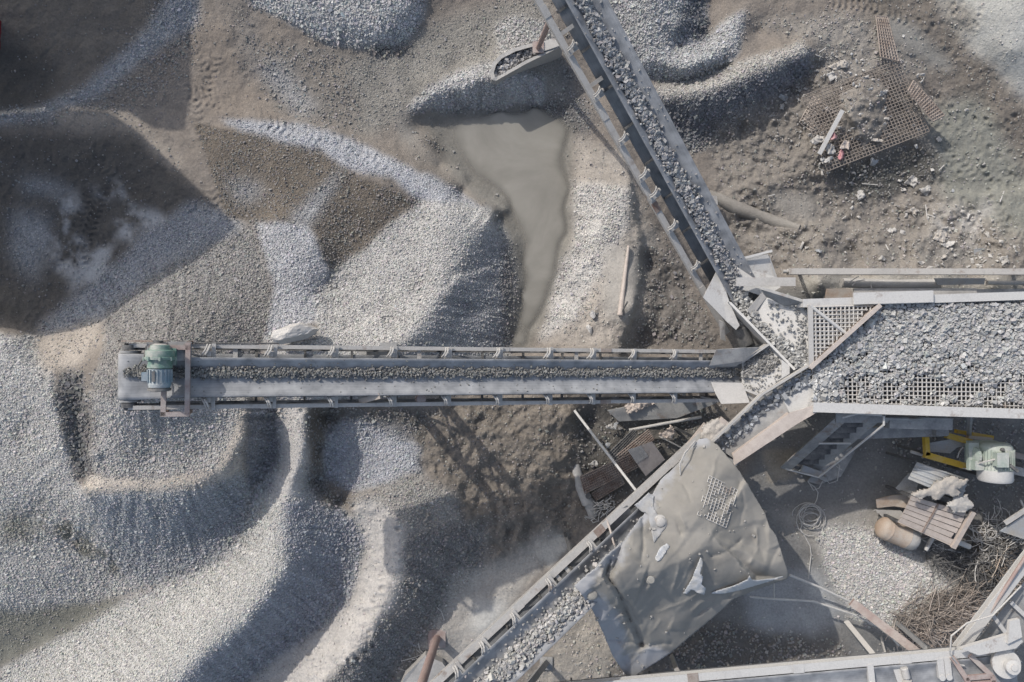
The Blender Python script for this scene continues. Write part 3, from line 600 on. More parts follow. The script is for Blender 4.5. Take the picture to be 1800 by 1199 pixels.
# ---- relief: clods, pebbly lumps, scarps, wheel tracks, footprints
wx, wy = (GX - CX) * .02, -(GY - CY) * .02
ZF = ZS + ROUGH * (1.6 * fbm(wx * 1.1, wy * 1.1, 3) + 1.0 * fbm(wx * 3.1 + 5, wy * 3.1, 4, .65)) + np.clip(ROUGH, .012, .05) * .45 * fbm(wx * 8 + 3, wy * 8, 2, .8)
ZF += .07 * fbm(wx * .45 + 30, wy * .45, 3) * np.clip(DENS + .25, 0, 1) + ROUGH * .9 * (.35 - np.abs(fbm(wx * 1.6 + 60, wy * 1.6, 3)))
ZF += .016 * STREAK
def track(pl, w, lam, dep, gap=0):
    d, arc, side = segdist(GX, GY, pl)
    m = np.clip((w / 2 - np.abs(d)) / 4, 0, 1)
    tread = np.clip(np.sin(2 * math.pi * (arc + .55 * np.abs(side)) / lam + fbm(GX / 40, GY / 40, 2)) * 1.6, -1, .6)
    fade = np.clip(.6 + 1.5 * fbm(GX / 60 + 8, GY / 60, 3), 0, 1)
    ZF[:] = ZF - m * fade * (dep * .3 - dep * tread * .5)
track([(330,165),(400,180),(470,215)], 34, 12, .05); track([(395,195),(500,225),(640,262)], 34, 13, .05); track([(345,170),(345,260),(370,330),(380,370)], 30, 12, .05)
track([(190,325),(172,370),(150,425),(140,470)], 26, 11, .06); track([(160,330),(135,400),(100,470)], 22, 11, .045); track([(1440,5),(1530,12),(1600,40)], 24, 11, .05); track([(320,20),(340,80),(370,140)], 26, 12, .03); track([(1630,215),(1720,310),(1795,430)], 26, 12, .05); track([(1670,200),(1760,290),(1830,380)], 26, 12, .05); track([(60,270),(180,290),(280,340)], 30, 13, .04); track([(20,470),(90,440),(190,420)], 28, 12, .04)
track([(300,335),(345,370)], 28, 12, .05); track([(470,215),(600,250),(700,300)], 30, 13, .035); track([(380,100),(360,170)], 26, 11, .04); track([(1560,0),(1440,20),(1380,60)], 24, 11, .04); track([(560,130),(520,190),(500,230)], 24, 12, .035)
def dent(px, py, r=5, dep=.09):
    d = ((GX - px) ** 2 + (GY - py) ** 2) / (r * r); ZF[:] = ZF - dep * np.exp(-d) + dep * .3 * np.exp(-((np.sqrt(d) - 1.7) ** 2) * 3)
for q in [(652,965),(662,990),(668,1012),(672,1035),(655,1060),(650,1110),(648,1122),(655,1135),(642,1145),(622,1152),(612,1160),(628,1158),(690,905),(700,930),(640,935),(565,1130),(545,1150),(560,1105),(610,905),(622,890),
          (1676,8),(1684,17),(1676,25),(1724,18),(1722,27),(1713,40),(1717,46),(1690,5),(1630,58),(1640,45),(1615,35),(1655,75),(1670,90),(1682,102)]:
    dent(*q, r=random.uniform(3.2, 5), dep=random.uniform(.05, .1) * (.6 if q[1] < 200 else 1))
for _ in range(60):
    dent(random.uniform(1640, 1790), random.uniform(190, 400), random.uniform(2.5, 5), random.uniform(.03, .07))
_d, _a, _s = segdist(GX, GY, [(640,1040),(655,1100),(640,1150),(560,1199)])
ZF += .12 * np.exp(-(_d / 22) ** 2) * fbm(GX / 14, GY / 14, 3)
def scarp(pl, w, h):
    """a slumped edge: the ground steps down across the line and levels out again"""
    d, a, s_ = segdist(WX, WY, pl); ZF[:] = ZF - h * np.tanh(s_ / 4) * np.exp(-(d / (w * 2.5)) ** 2)
scarp([(785,505),(800,484),(845,470)], 6, .05); scarp([(560,520),(600,510)], 6, .06); scarp([(625,575),(670,548)], 8, .06)
scarp([(1112,330),(1130,430),(1125,520),(1100,600)], 14, .14); scarp([(1400,395),(1500,390),(1600,405)], 14, .12); scarp([(1650,330),(1720,345),(1790,330)], 14, .1); scarp([(1270,400),(1320,415),(1380,450)], 12, .1)
def zat(px, py): return float(sample(ZF, px, py, X0, Y0, FG))

# mud stays dark and damp just above the water line; a few stones lie in it
_near = inpoly(GX, GY, [(690,205),(760,165),(1040,165),(1045,420),(1000,530),(960,640),(860,640),(872,420),(830,370),(720,300)])
_wet = blur(np.where(_near, np.clip(1 - np.abs(ZF + .02) / .1, 0, 1) * (.75 + .6 * fbm(GX / 18, GY / 18, 3)), 0), 2); ALB *= (1 - .33 * np.clip(_wet, 0, 1))[..., None]; DENS = np.maximum(DENS, .16 * _wet * (fbm(GX / 14, GY / 14, 3) > .05))
# vertices; a margin of wide cells carries the sheet out to the horizon
mg = np.array([60, 160, 400, 900, 2000, 5000, 12000.])
ax_ = np.concatenate([X0 - mg[::-1], fx, X1 + mg]); ay_ = np.concatenate([Y0 - mg[::-1], fy, Y1 + mg]); k = len(mg)
EX, EY = np.meshgrid(ax_, ay_)
def ext(a):
    return np.pad(a, [(k, k), (k, k)] + [(0, 0)] * (a.ndim - 2), mode='edge')
far = np.maximum(np.maximum(X0 - EX, EX - X1), np.maximum(Y0 - EY, EY - Y1)).clip(0)
EZ = ext(ZF); EZ = EZ + (.5 - EZ) * np.clip(far / 900, 0, 1)
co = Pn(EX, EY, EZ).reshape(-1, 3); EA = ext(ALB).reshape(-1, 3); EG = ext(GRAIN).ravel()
nx, ny = EX.shape[1], EX.shape[0]
ii, jj = np.meshgrid(np.arange(nx - 1), np.arange(ny - 1)); a0 = (jj * nx + ii)
quads = np.stack([a0, a0 + nx, a0 + nx + 1, a0 + 1], -1).reshape(-1, 4)
qx = (EX[:-1, :-1] + EX[1:, 1:]).ravel() / 2; qy = (EY[:-1, :-1] + EY[1:, 1:]).ravel() / 2
wqx = ext(WX)[:-1, :-1].ravel(); wqy = ext(WY)[:-1, :-1].ravel()
owner = np.zeros(len(quads), int); inside = (qx > X0) & (qx < X1) & (qy > Y0) & (qy < Y1)
keys = list(HEAPS)
for n_, key in enumerate(keys):
    owner[inpoly(wqx, wqy, HEAPS[key]) & inside & (owner == 0)] = n_ + 1

# loose stones over the gravel, laid by density
step = 2.7
sx, sy = np.meshgrid(np.arange(-40, 1841, step), np.arange(-40, 1241, step))
sx = (sx + RNG.uniform(-1.5, 1.5, sx.shape)).ravel(); sy = (sy + RNG.uniform(-1.5, 1.5, sy.shape)).ravel()
sd = sample(DENS, sx, sy, X0, Y0, FG); ss = sample(SIZE, sx, sy, X0, Y0, FG)
clump = np.clip(1 + 1.3 * fbm(sx / 25, sy / 25, 3), .1, 2)
keep = RNG.random(sx.shape) < np.where(sd > .85, 1.0, sd * clump) * np.clip((2.2 / ss) ** 1.5, .35, 1)
sx, sy, ss = sx[keep], sy[keep], ss[keep]
rad = ss * .0165 * RNG.lognormal(0, .28, len(sx)).clip(.5, 2.2)
sz = sample(ZF, sx, sy, X0, Y0, FG) + rad * RNG.uniform(-.35, .3, len(sx))
sc = np.stack([sample(ALB[..., c], sx, sy, X0, Y0, FG) for c in range(3)], -1)
loose = sample(DENS, sx, sy, X0, Y0, FG) < .6
sc = np.where(loose[:, None], sc * .7 + np.array([.36, .355, .345]) * .4, sc * 1.06) * RNG.lognormal(0, .13, (len(sx), 1)).clip(.6, 1.5) * (1 + RNG.normal(0, .025, (len(sx), 3)))
spos = Pn(sx, sy, sz)
swx = sample(WX, sx, sy, X0, Y0, FG); swy = sample(WY, sx, sy, X0, Y0, FG)
sown = np.zeros(len(sx), int)
for n_, key in enumerate(keys): sown[inpoly(swx, swy, HEAPS[key]) & (sown == 0)] = n_ + 1
print('STONES', len(sx), 'QUADS', len(quads))

def piece(mask):
    q = quads[mask]; u, inv = np.unique(q, return_inverse=True); return co[u], inv.reshape(q.shape), EA[u], EG[u]
c_, f_, a_, g_ = piece(owner == 0)
ground = tag(fast_mesh('ground', c_, f_, M['earth'], True, a_, g_), kind='structure')
LAB = {
 'tip': 'grey gravel cone directly under the conveyor head and its green and blue motor',
 'pond': 'pale gravel heap with a sharp crest on the left shore of the muddy pond',
 'ridge': 'long curved ridge of pale gravel with sun and shade painted on its flanks, lower left corner',
 'west': 'broad grey gravel slope at the left edge with a dark collapsed gash',
 'north': 'coarse pale gravel heap cut by the top edge above the brown yard',
 'spill': 'small coarse gravel bank spilling from the concrete trough into the pond',
 'cusp': 'curled coarse gravel heap at the top just right of the rising conveyor',
 'long': 'coarse gravel ridge with shade painted black on one side beside the scrap mesh mound',
 'sand': 'smooth pale sand pile in the top right corner',
 'print': 'pale dusty bank with a line of footprints',
 'dusk': 'dark coarse gravel slope between the footprinted bank and the lower left conveyor',
 'patch': 'flat patch of pale gravel painted shadow blue in the dark hollow below the horizontal conveyor',
 'bank': 'strip of white gravel on the right shore of the muddy pond',
 'pebble': 'white pebble spread on the ground between tarpaulin and orange tank',
}
for n_, key in enumerate(keys):
    c_, f_, a_, g_ = piece(owner == n_ + 1)
    if not len(c_): continue
    base = (float(c_[:, 0].mean()), float(c_[:, 1].mean()), float(c_[:, 2].min()))
    h = tag(fast_mesh('gravel_heap' if key not in ('sand', 'print') else 'sand_pile', c_, f_, M['earth'], True, a_, g_, base), LAB[key], 'gravel heap' if key not in ('sand', 'print') else 'sand pile')
    m = sown == n_ + 1
    if m.sum():
        v_, q_, k_ = stones(spos[m], rad[m], sc[m], n_)
        g = fast_mesh('loose_stones', v_, q_, M['stone'], False, k_, None, base); g.parent = h; g.location = (0, 0, 0); g['kind'] = 'stuff'
m = sown == 0
v_, q_, k_ = stones(spos[m], rad[m], sc[m], 99)
tag(fast_mesh('scattered_gravel', v_, q_, M['stone'], False, k_), 'loose grey stones scattered over the brown ground', 'gravel', kind='stuff')

# muddy water: silt hides the floor quickly as it deepens
m_, nt, b = newmat('muddy water')
g = N(nt, 'ShaderNodeNewGeometry'); n1 = N(nt, 'ShaderNodeTexNoise', Scale=.4, Detail=8.0, Roughness=.6, Distortion=.5); L(nt, g.outputs['Position'], n1.inputs['Vector'])
r = N(nt, 'ShaderNodeValToRGB'); L(nt, n1.outputs['Fac'], r.inputs[0])
r.color_ramp.elements[0].position = .32; r.color_ramp.elements[0].color = (.215, .202, .172, 1); r.color_ramp.elements[1].position = .66; r.color_ramp.elements[1].color = (.335, .318, .277, 1)
L(nt, r.outputs[0], b.inputs['Base Color']); b.inputs['Roughness'].default_value = .22; b.inputs['Specular IOR Level'].default_value = .5
at = N(nt, 'ShaderNodeAttribute', attribute_name='depth'); mr = N(nt, 'ShaderNodeMapRange', interpolation_type='SMOOTHSTEP'); mr.inputs[1].default_value = 0; mr.inputs[2].default_value = .19; mr.inputs[3].default_value = 0; mr.inputs[4].default_value = .97
L(nt, at.outputs['Fac'], mr.inputs[0]); L(nt, mr.outputs[0], b.inputs['Alpha'])
wxx, wyy = np.meshgrid(np.arange(690, 1060, 4.), np.arange(140, 650, 4.)); wd = -.06 - sample(ZF, wxx, wyy, X0, Y0, FG); nw = wxx.shape[1]
cell = (np.maximum.reduce([wd[:-1, :-1], wd[1:, :-1], wd[:-1, 1:], wd[1:, 1:]]) > -.02) & inpoly(wxx[:-1, :-1], wyy[:-1, :-1], [(700,215),(760,170),(900,165),(1010,170),(1050,250),(1040,420),(1005,520),(965,640),(860,640),(870,420),(830,380),(730,300)])
jj_, ii_ = np.nonzero(cell); a_ = jj_ * nw + ii_; f_ = np.stack([a_, a_ + nw, a_ + nw + 1, a_ + 1], -1); u_, inv_ = np.unique(f_, return_inverse=True)
wo = fast_mesh('water', Pn(wxx, wyy, np.full(wxx.shape, -.06)).reshape(-1, 3)[u_], inv_.reshape(f_.shape), m_, True); wo['kind'] = 'structure'
at = wo.data.attributes.new('depth', 'FLOAT', 'POINT'); at.data.foreach_set('value', wd.ravel()[u_].astype(np.float32))

# ------------------------------------------------------------------ conveyors
def hook_mesh(mirror=1):
    """idler end: a flat cross bar, a bent strap and the roller stub (x along the belt, y outward, z up)"""
    m = MB(); y = mirror
    m.box((0, .02 * y, -.03), (.045, 0, 0), (0, .17, 0), (0, 0, .02))
    m.box((.09, -.05 * y, .03), (.05, 0, 0), (0, .06, 0), (0, 0, .05))
    pts = [(.07, .16 * y, .02), (.08, .1 * y, .10), (.11, .02 * y, .14), (.16, -.06 * y, .12), (.19, -.11 * y, .06)]
    m.path([Vector(p) for p in pts], .026, 6); m.path([Vector(p) + Vector((.06, .01, -.01)) for p in pts], .02, 6)
    m.lathe((.1, -.02 * y, .02), (0, -y, -.2), [(0, .03), (.02, .06), (.16, .06), (.17, .02)], 10)
    return m
PROTO = {}
def proto(key, mb, mat):
    if key not in PROTO:
        o = mb.build(key, mat); PROTO[key] = o.data; bpy.data.objects.remove(o)
    return PROTO[key]

def frame_of(A, B):
    u = (B - A).normalized(); s = u.cross(Vector((0, 0, 1))).normalized(); n = s.cross(u)
    return u, s, n
def conveyor(label, A, B, width=.95, rail=.74, rail_w=.1, rail_n=-.15, far_rail=None, far_n=None, idlers=(), plain=(), near=1, load=None, load_seed=1, stone=.045, load_c=0.0, load_w=.25,
             head=True, tmat='pale', rail_h=.16, trough=.23, flat_end=1.3, mats=None, load_span=(0, 1), load_col=(.3, .3, .3), load_label=None, rounded=False, span_rail=(0, 1)):
    """A: tail, B: head (belt centre line). s = +1 is the side to the right of travel"""
    u, s, n = frame_of(A, B); Lc = (B - A).length
    base = Vector((A.x, A.y, zg(A)))
    t = thing('belt_conveyor', base, label, 'conveyor', 'belt conveyors of the gravel plant')
    F = lambda a, b, c: A + u * a + s * b + n * c
    # belt: trough, flattening to the head drum, wrapped round it and returning beneath
    m = MB(); ac = []; K = 13; flatw = width * 1.17
    prof = []
    st = np.concatenate([np.linspace(0, Lc - flat_end, 40), np.linspace(Lc - flat_end, Lc, 8)[1:]])
    rows = []
    for a in st:
        k = 1 if a < Lc - flat_end else max(0, 1 - (a - (Lc - flat_end)) / flat_end * 1.15)
        row = []
        for i in range(K):
            q = (i / (K - 1)) * 2 - 1
            w_ = width / 2 * k + flatw / 2 * (1 - k)
            lift = max(0, abs(q) - .36) / .64
            row.append((F(a, q * w_, trough * lift ** 1.15 * k + .004 * math.sin(a * 5 + q * 3)), q))
        rows.append(row)
    r_ = .26
    for i in range(1, 9):
        th = math.pi * i / 8
        rows.append([(F(Lc + r_ * math.sin(th), (j / (K - 1) * 2 - 1) * flatw / 2, -r_ + r_ * math.cos(th)), j / (K - 1) * 2 - 1) for j in range(K)])
    rows.append([(F(0, (j / (K - 1) * 2 - 1) * flatw / 2, -2 * r_), j / (K - 1) * 2 - 1) for j in range(K)])
    vs = [p for r in rows for p, q in r]; ac = [q + 1 for r in rows for p, q in r]
    m.add(vs, [(i * K + j, i * K + j + 1, (i + 1) * K + j + 1, (i + 1) * K + j) for i in range(len(rows) - 1) for j in range(K - 1)])
    bo = m.build('belt', M['belt'], t, smooth=True, across=ac)
    md = bo.modifiers.new('thickness', 'SOLIDIFY'); md.thickness = .014; md.offset = -1
    # rails and lower chords
    fr = far_rail or rail; fn = rail_n if far_n is None else far_n
    for side, ro, rn in ((near, rail, rail_n), (-near, fr, fn)):
        a0, a1 = Lc * span_rail[0], Lc * span_rail[1]
        MB().channel(F(a0, side * ro, rn), F(a1, side * ro, rn), rail_w, rail_h, .025, n).build('frame_rail', M[tmat], t)
        MB().beam(F(a0, side * (ro - .06), rn - .36), F(a1 - .6, side * (ro - .06), rn - .36), .09, .1, n).build('lower_chord', M['dark'], t)
    k = max(4, int(Lc / 1.6))
    for side in (near, -near):
        b = MB(); ro, rn = (rail, rail_n) if side == near else (fr, fn)
        for i in range(k):
            a, c = Lc * (i + .1) / k, Lc * (i + .9) / k
            b.tube(F(a, side * (ro - .05), rn - .1), F((a + c) / 2, side * (ro - .05), rn - .36), .025, 6)
            b.tube(F((a + c) / 2, side * (ro - .05), rn - .36), F(c, side * (ro - .05), rn - .1), .025, 6)
        b.build('lattice_brace', M['dark'], t)
    for i in range(1, int(Lc / 1.2)):
        MB().beam(F(i * 1.2, -fr, -.5), F(i * 1.2, fr, -.5), .06, .06, n).build('cross_member', M['dark'], t)
    for side, ro, rn in ((near, rail, rail_n), (-near, fr, fn)):
        for a in np.arange(1.7, Lc - .5, 3.1):
            MB().beam(F(a - .16, side * ro, rn + rail_h / 2 + .008), F(a + .16, side * ro, rn + rail_h / 2 + .008), rail_w * 1.12, .016, n).build('splice_plate', M['rust' if int(a * 7) % 3 == 0 else tmat], t)
    # idlers
    Rm = Matrix((u, s, n)).transposed().to_4x4()
    for side in (1, -1):
        pr = proto('idler_bracket' + ('' if side == 1 else ' mirrored'), hook_mesh(side), M[tmat]); ro, rn = (rail, rail_n) if side == near else (fr, fn)
        for a in idlers:
            o = bpy.data.objects.new('idler_bracket', pr); COL.objects.link(o); o.parent = t
            o.matrix_local = Matrix.Translation(F(a, side * (ro - .13), rn + .1) - base) @ Rm @ Matrix.Scale(random.uniform(.92, 1.08), 4)
    for side in (near,):
        for a in plain:
            MB().beam(F(a, side * (rail + .02), rail_n), F(a, side * (width / 2 - .05), rail_n), .11, .03, n).build('cross_bar', M[tmat], t)
    if head:
        MB().lathe(F(Lc, -flatw / 2 - .07, -r_), s, [(0, .05), (.005, .235), (.06, .235), (.065, .2), (flatw + .075, .2), (flatw + .08, .235), (flatw + .135, .235), (flatw + .14, .05)], 28).build('head_drum', M['grey'], t, True)
    if load:
        r = np.random.default_rng(load_seed); cnt = load
        a = r.uniform(Lc * load_span[0], Lc * load_span[1], cnt); q = r.normal(0, .42, cnt).clip(-1.25, 1.25)
        w_ = load_w * (1 + .18 * fbm(a * .9, a * 0 + load_seed, 3))
        strays = r.random(cnt) < .05; q = np.where(strays, r.uniform(-.46, .46, cnt) * width / load_w, q)
        rr = stone * r.lognormal(0, .25, cnt).clip(.5, 1.8) * np.where(strays, .6, 1)
        hgt = .5 * w_ * (1 - (q / 1.3) ** 2).clip(0, 1) * (~strays) * r.uniform(.25, 1, cnt) + rr * .5
        ss_ = np.where(strays, q * load_w, load_c + q * w_)
        lift = trough * (((np.abs(ss_) / (width / 2)).clip(0, 1) - .36).clip(0, 1) / .64) ** 1.15 * (a < Lc - flat_end * .7)
        pos = np.array(A)[None] + a[:, None] * np.array(u) + ss_[:, None] * np.array(s) + (np.maximum(lift * np.where(strays, 1, .8), 0) + hgt)[:, None] * np.array(n)
        col = np.array(load_col)[None] * r.lognormal(0, .17, (cnt, 1)).clip(.5, 1.6) * (1 + r.normal(0, .012, (cnt, 3)))
        v_, f_, c_ = stones(pos, rr, col, load_seed, rounded)
        tag(fast_mesh('gravel_load', v_, f_, M['stone'], rounded, c_), load_label, 'gravel', kind='stuff')
    return t, F, u, s, n, Lc
def zg(p):
    z = p.z
    for _ in range(3):
        k = (CAMZ - 0) / FPX
        px = CX + p.x * FPX / (CAMZ - .5); py = CY - p.y * FPX / (CAMZ - .5)
    return zat(px, py)
def leg(t, top, foot, r=.09, mat='grey', name='leg', box=True):
    m = MB()
    if box: m.beam(foot, top, r * 1.8, r * 1.8)
    else: m.tube(foot, top, r, 14)
    m.box(Vector(foot) + Vector((0, 0, .03)), (r * 2.2, 0, 0), (0, r * 2.2, 0), (0, 0, .03))
    return m.build(name, M[mat], t, smooth=not box)

# --- horizontal conveyor with its drive
A, B = P(1318, 661, 2.85), P(224, 662.5, 7.66)
def along(A, B, px, vertical=False):
    """distance along the belt whose picture column is px"""
    lo, hi = 0, 1
    for _ in range(40):
        m = (lo + hi) / 2; p = A.lerp(B, m); q = CX + p.x * FPX / (CAMZ - p.z) if not vertical else CY - p.y * FPX / (CAMZ - p.z)
        a = CX + A.x * FPX / (CAMZ - A.z) if not vertical else CY - A.y * FPX / (CAMZ - A.z)
        if (q - px) * (a - px) > 0: lo = m
        else: hi = m
    return (B - A).length * lo
idx = [along(A, B, x) for x in (366, 475, 584, 688, 784, 874, 962, 1038, 1110, 1182)]
pl = [along(A, B, x) for x in (412, 738, 1016, 1236)]
t1, F1, u1, s1, n1_, L1 = conveyor('long horizontal belt conveyor with a green and blue drive at its left end', A, B, rail=.75, rail_w=.10, near=1, idlers=idx, plain=pl,
    load=6000, load_seed=3, stone=.027, load_c=.10, load_w=.155, load_span=(.012, 1.004), load_col=(.23, .225, .21), load_label='dark gravel lying in a band along the horizontal belt')
# s = +1 points up the picture here (travel is to the left)
m = MB().lathe(F1(L1, -.76, -.2), s1, [(0, .06), (.01, .17), (.12, .17), (.13, .05)], 20); m.box(F1(L1 - .3, -.75, -.27), u1 * .42, s1 * .08, n1_ * .1)
m.build('bearing_housing', M['dark'], t1, True)
m = MB().lathe(F1(L1, .64, -.2), s1, [(0, .06), (.01, .17), (.12, .17), (.13, .05)], 20); m.box(F1(L1 - .3, .72, -.27), u1 * .42, s1 * .08, n1_ * .1)
m.build('bearing_housing', M['dark'], t1, True)
# chain drive at the far side
cA, cB = F1(L1, .86, -.2), F1(L1 - .72, .86, .42)
for c, r in ((cA, .2), (cB, .13)): MB().lathe(c, s1, [(-.025, r * .6), (-.02, r), (.02, r), (.025, r * .6)], 24).build('chain_wheel', M['dark'], t1)
m = MB(); d = (cB - cA).normalized(); pn = d.cross(s1)
for sg in (1, -1):
    m.beam(cA + pn * sg * .19, cB + pn * sg * .125, .035, .02, pn)
m.beam(cA + d * -.19 - pn * .19, cA + d * -.19 + pn * .19, .035, .02, d)
for sg in (1, -1):
    for i in range(22): m.box(cA.lerp(cB, i / 21) + pn * sg * (.2 + (.13 - .2) * i / 21), d * .017, s1 * .022, pn * .014)
m.build('drive_chain', M['rust'], t1)
ga = L1 - .82                                     # station of the drive
gb = MB(); o = F1(ga, .80, .62)
gb.lathe(o, -s1, [(0, .1), (.03, .2), (.13, .23), (.15, .3), (.17, .31), (.30, .31), (.31, .33), (.36, .33), (.37, .26), (.46, .25), (.5, .27), (.56, .27), (.57, .2)], 28)
for i in range(8):
    th = i * math.pi / 4 + .2; gb.lathe(o - s1 * .3 + (u1 * math.cos(th) + n1_ * math.sin(th)) * .33, -s1, [(0, .03), (.09, .03)], 8)
gb.box(o - s1 * .3 - n1_ * .3, u1 * .3, s1 * .2, n1_ * .05)
gearbox = gb.build('gearbox', M['green'], t1, True)
MB().lathe(o + s1 * .01, -s1, [(0, .12), (.05, .2), (.14, .225), (.15, .1)], 24).build('input_cover', M['pale'], gearbox, True)
mo = MB(); o2 = o - s1 * .575
mo.lathe(o2, -s1, [(0, .24), (.02, .245), (.34, .245), (.35, .25), (.37, .25), (.44, .23), (.50, .14)], 28)
for i in range(20):
    th = i * math.pi / 10; rd = u1 * math.cos(th) + n1_ * math.sin(th); mo.box(o2 - s1 * .17 + rd * .255, rd * .022, -s1 * .15, rd.cross(s1) * .008)
motor = mo.build('electric_motor', M['blue'], t1, True)
MB().box(o2 - s1 * .18 + u1 * .28 + n1_ * .08, u1 * .07, s1 * .1, n1_ * .08).build('terminal_box', M['blue'], motor)
MB().box(o2 - s1 * .17 + n1_ * .265 + u1 * .08, u1 * .03, s1 * .12, n1_ * .006).build('rating_plate', M['dark'], motor)
m = MB(); c = .30
for a, b in ((F1(ga - .03, .84, c), F1(ga - .03, -.92, c)), (F1(ga - .55, .84, c), F1(ga - .55, -.92, c)), (F1(ga + .3, .72, c), F1(ga - .6, .72, c)), (F1(ga + .03, -.88, c), F1(ga - .61, -.88, c))): m.channel(a, b, .11, .09, .02, n1_)
m.build('motor_frame', M['pink'], t1)
m = MB().plate([F1(ga + .36, .86, .26), F1(ga - .62, .86, .26), F1(ga - .62, .40, .26), F1(ga + .36, .40, .26)], .02); m.build('motor_base_plate', M['grey'], t1)
for a in (ga - .03, ga - .55):
    for b in (.84, -.86): MB().beam(F1(a, b, .26), F1(a, b, -.2), .08, .08, u1).build('motor_post', M['rust'], t1)
tbp = o2 - s1 * .18 + u1 * .34 + n1_ * .08
MB().path([tbp, tbp + u1 * .1 - n1_ * .05, tbp + u1 * .16 - n1_ * .2 + s1 * .2, F1(ga + .42, .5, .2), F1(ga + .4, .74, .1), F1(ga + .1, .84, .0), F1(ga - 1.2, .83, -.06), F1(ga - 2.6, .84, -.07)], .02, 6).build('power_cable', M['dark'], t1, True)
MB().lathe(o2 - s1 * .45, -s1, [(0, .2), (.01, .252), (.06, .252), (.075, .2), (.08, .05)], 24).build('fan_grille', M['dark'], motor, True)
# trestle whose shadow falls on the brown mound
tw = along(A, B, 640); z0 = 1.7
def trestle(t, F, u, a, w0, w1, depth, zfoot, lean=0, mat='grey', r=.085):
    tops = [F(a + d, b, -.72) for d in (0,) for b in (-w0, w0)]
    hz = Vector((u.x, u.y, 0)).normalized(); sd = hz.cross(Vector((0, 0, 1)))
    c0 = F(a, 0, 0)
    feet = [Vector((c0.x, c0.y, 0)) + hz * lean + sd * b for d in (0,) for b in (-w1, w1)]
    for f in feet: f.z = zfoot(f) - .05
    for tp, ft in zip(tops, feet): leg(t, tp, ft, r, mat)
    b = MB()
    for i, j in ((0, 1),):
        for k0, k1 in ((.04, .5), (.5, .97)):
            b.beam(tops[i].lerp(feet[i], k0), tops[j].lerp(feet[j], k1), .09, .06); b.beam(tops[j].lerp(feet[j], k0), tops[i].lerp(feet[i], k1), .09, .06)
        b.beam(tops[i].lerp(feet[i], .5), tops[j].lerp(feet[j], .5), .08, .08)
    b.build('trestle_brace', M[mat], t)
def zfoot(p):
    z = 1.0
    for _ in range(4): z = zat(CX + p.x * FPX / (CAMZ - z), CY - p.y * FPX / (CAMZ - z))
    return z
trestle(t1, F1, u1, tw, .62, .62, 0, zfoot, r=.12)
trestle(t1, F1, u1, along(A, B, 1225), .6, .6, 0, zfoot, r=.06)
m = MB().lathe(F1(along(A, B, 742), -.62, -.35), n1_, [(0, .1), (.01, .13), (.25, .13), (.26, .05)], 18); m.build('guide_roller', M['pink'], t1, True)
MB().beam(P(632, 706, 6.0), P(668, 696, 6.2), .14, .05).build('timber_prop', M['orange'], t1)
# guard plates at the tail
MB().plate([P(1247, 643, 3.45), P(1259, 615, 3.7), P(1300, 612, 3.75), P(1336, 611, 3.7), P(1306, 635, 3.55), P(1294, 644, 3.4), P(1270, 646, 3.35)], .02).build('guard_plate', M['grey'], t1)
MB().plate([P(1250, 672, 3.35), P(1304, 673, 3.35), P(1309, 684, 3.4), P(1318, 708, 3.6), P(1268, 710, 3.65), P(1258, 692, 3.5)], .02).build('guard_plate', M['pale'], t1)
m = MB(); m.beam(P(1218, 700, 3.0), P(1240, 706, 3.0), .06, .06); m.beam(P(1240, 706, 3.0), P(1262, 704, 3.1), .06, .06); m.beam(P(1232, 698, 3.1), P(1262, 704, 3.1), .05, .05); m.build('strut', M['pale'], t1)

# --- conveyor rising to the upper left
A2, B2 = P(1330, 560, 2.55), P(930, -175, 7.0)
idy = [along(A2, B2, y, True) for y in (50, 133, 213, 278, 312, 370, 442, 486)]
t2, F2, u2, s2, n2, L2 = conveyor('conveyor climbing to the top of the picture with coarse dark gravel on its belt', A2, B2, width=.97, rail=.93, rail_w=.17, rail_n=-.38, far_rail=.56, far_n=-.34, near=-1, idlers=idy, plain=[along(A2, B2, 24, True), along(A2, B2, 118, True)],
    load=4600, load_seed=5, stone=.045, load_c=-.05, load_w=.22, load_span=(.0, .97), load_col=(.33, .325, .318), load_label='coarse dark gravel on the belt climbing to the top of the picture')
foot = P(946, 84, 1.28)
leg(t2, P(968, 32, 5.35), foot, .085, 'pink', box=False)
MB().plate([P(950, 92, 1.30), P(985, 80, 1.30), P(978, 66, 1.30), P(944, 76, 1.30)], .04).build('foot_plate', M['pale'], t2)
leg(t2, F2(along(A2, B2, 30, True), .6, -.5), P(1085, 60, .5), .085, 'pink', box=False)
leg(t2, F2(along(A2, B2, 330, True), .55, -.5), P(1210, 335, .2), .07, 'grey')
leg(t2, F2(along(A2, B2, 500, True), -.8, -.5), P(1250, 520, .2), .06, 'grey'); leg(t2, F2(along(A2, B2, 490, True), .55, -.5), P(1300, 500, .1), .06, 'grey')
m = MB()
for y in (330, 402, 440): 
    a = along(A2, B2, y, True); m.lathe(F2(a, .56, -.06), -s2 + n2 * .2, [(0, .04), (.02, .07), (.1, .07), (.12, .03)], 10)
m.build('return_roller', M['pale'], t2, True)

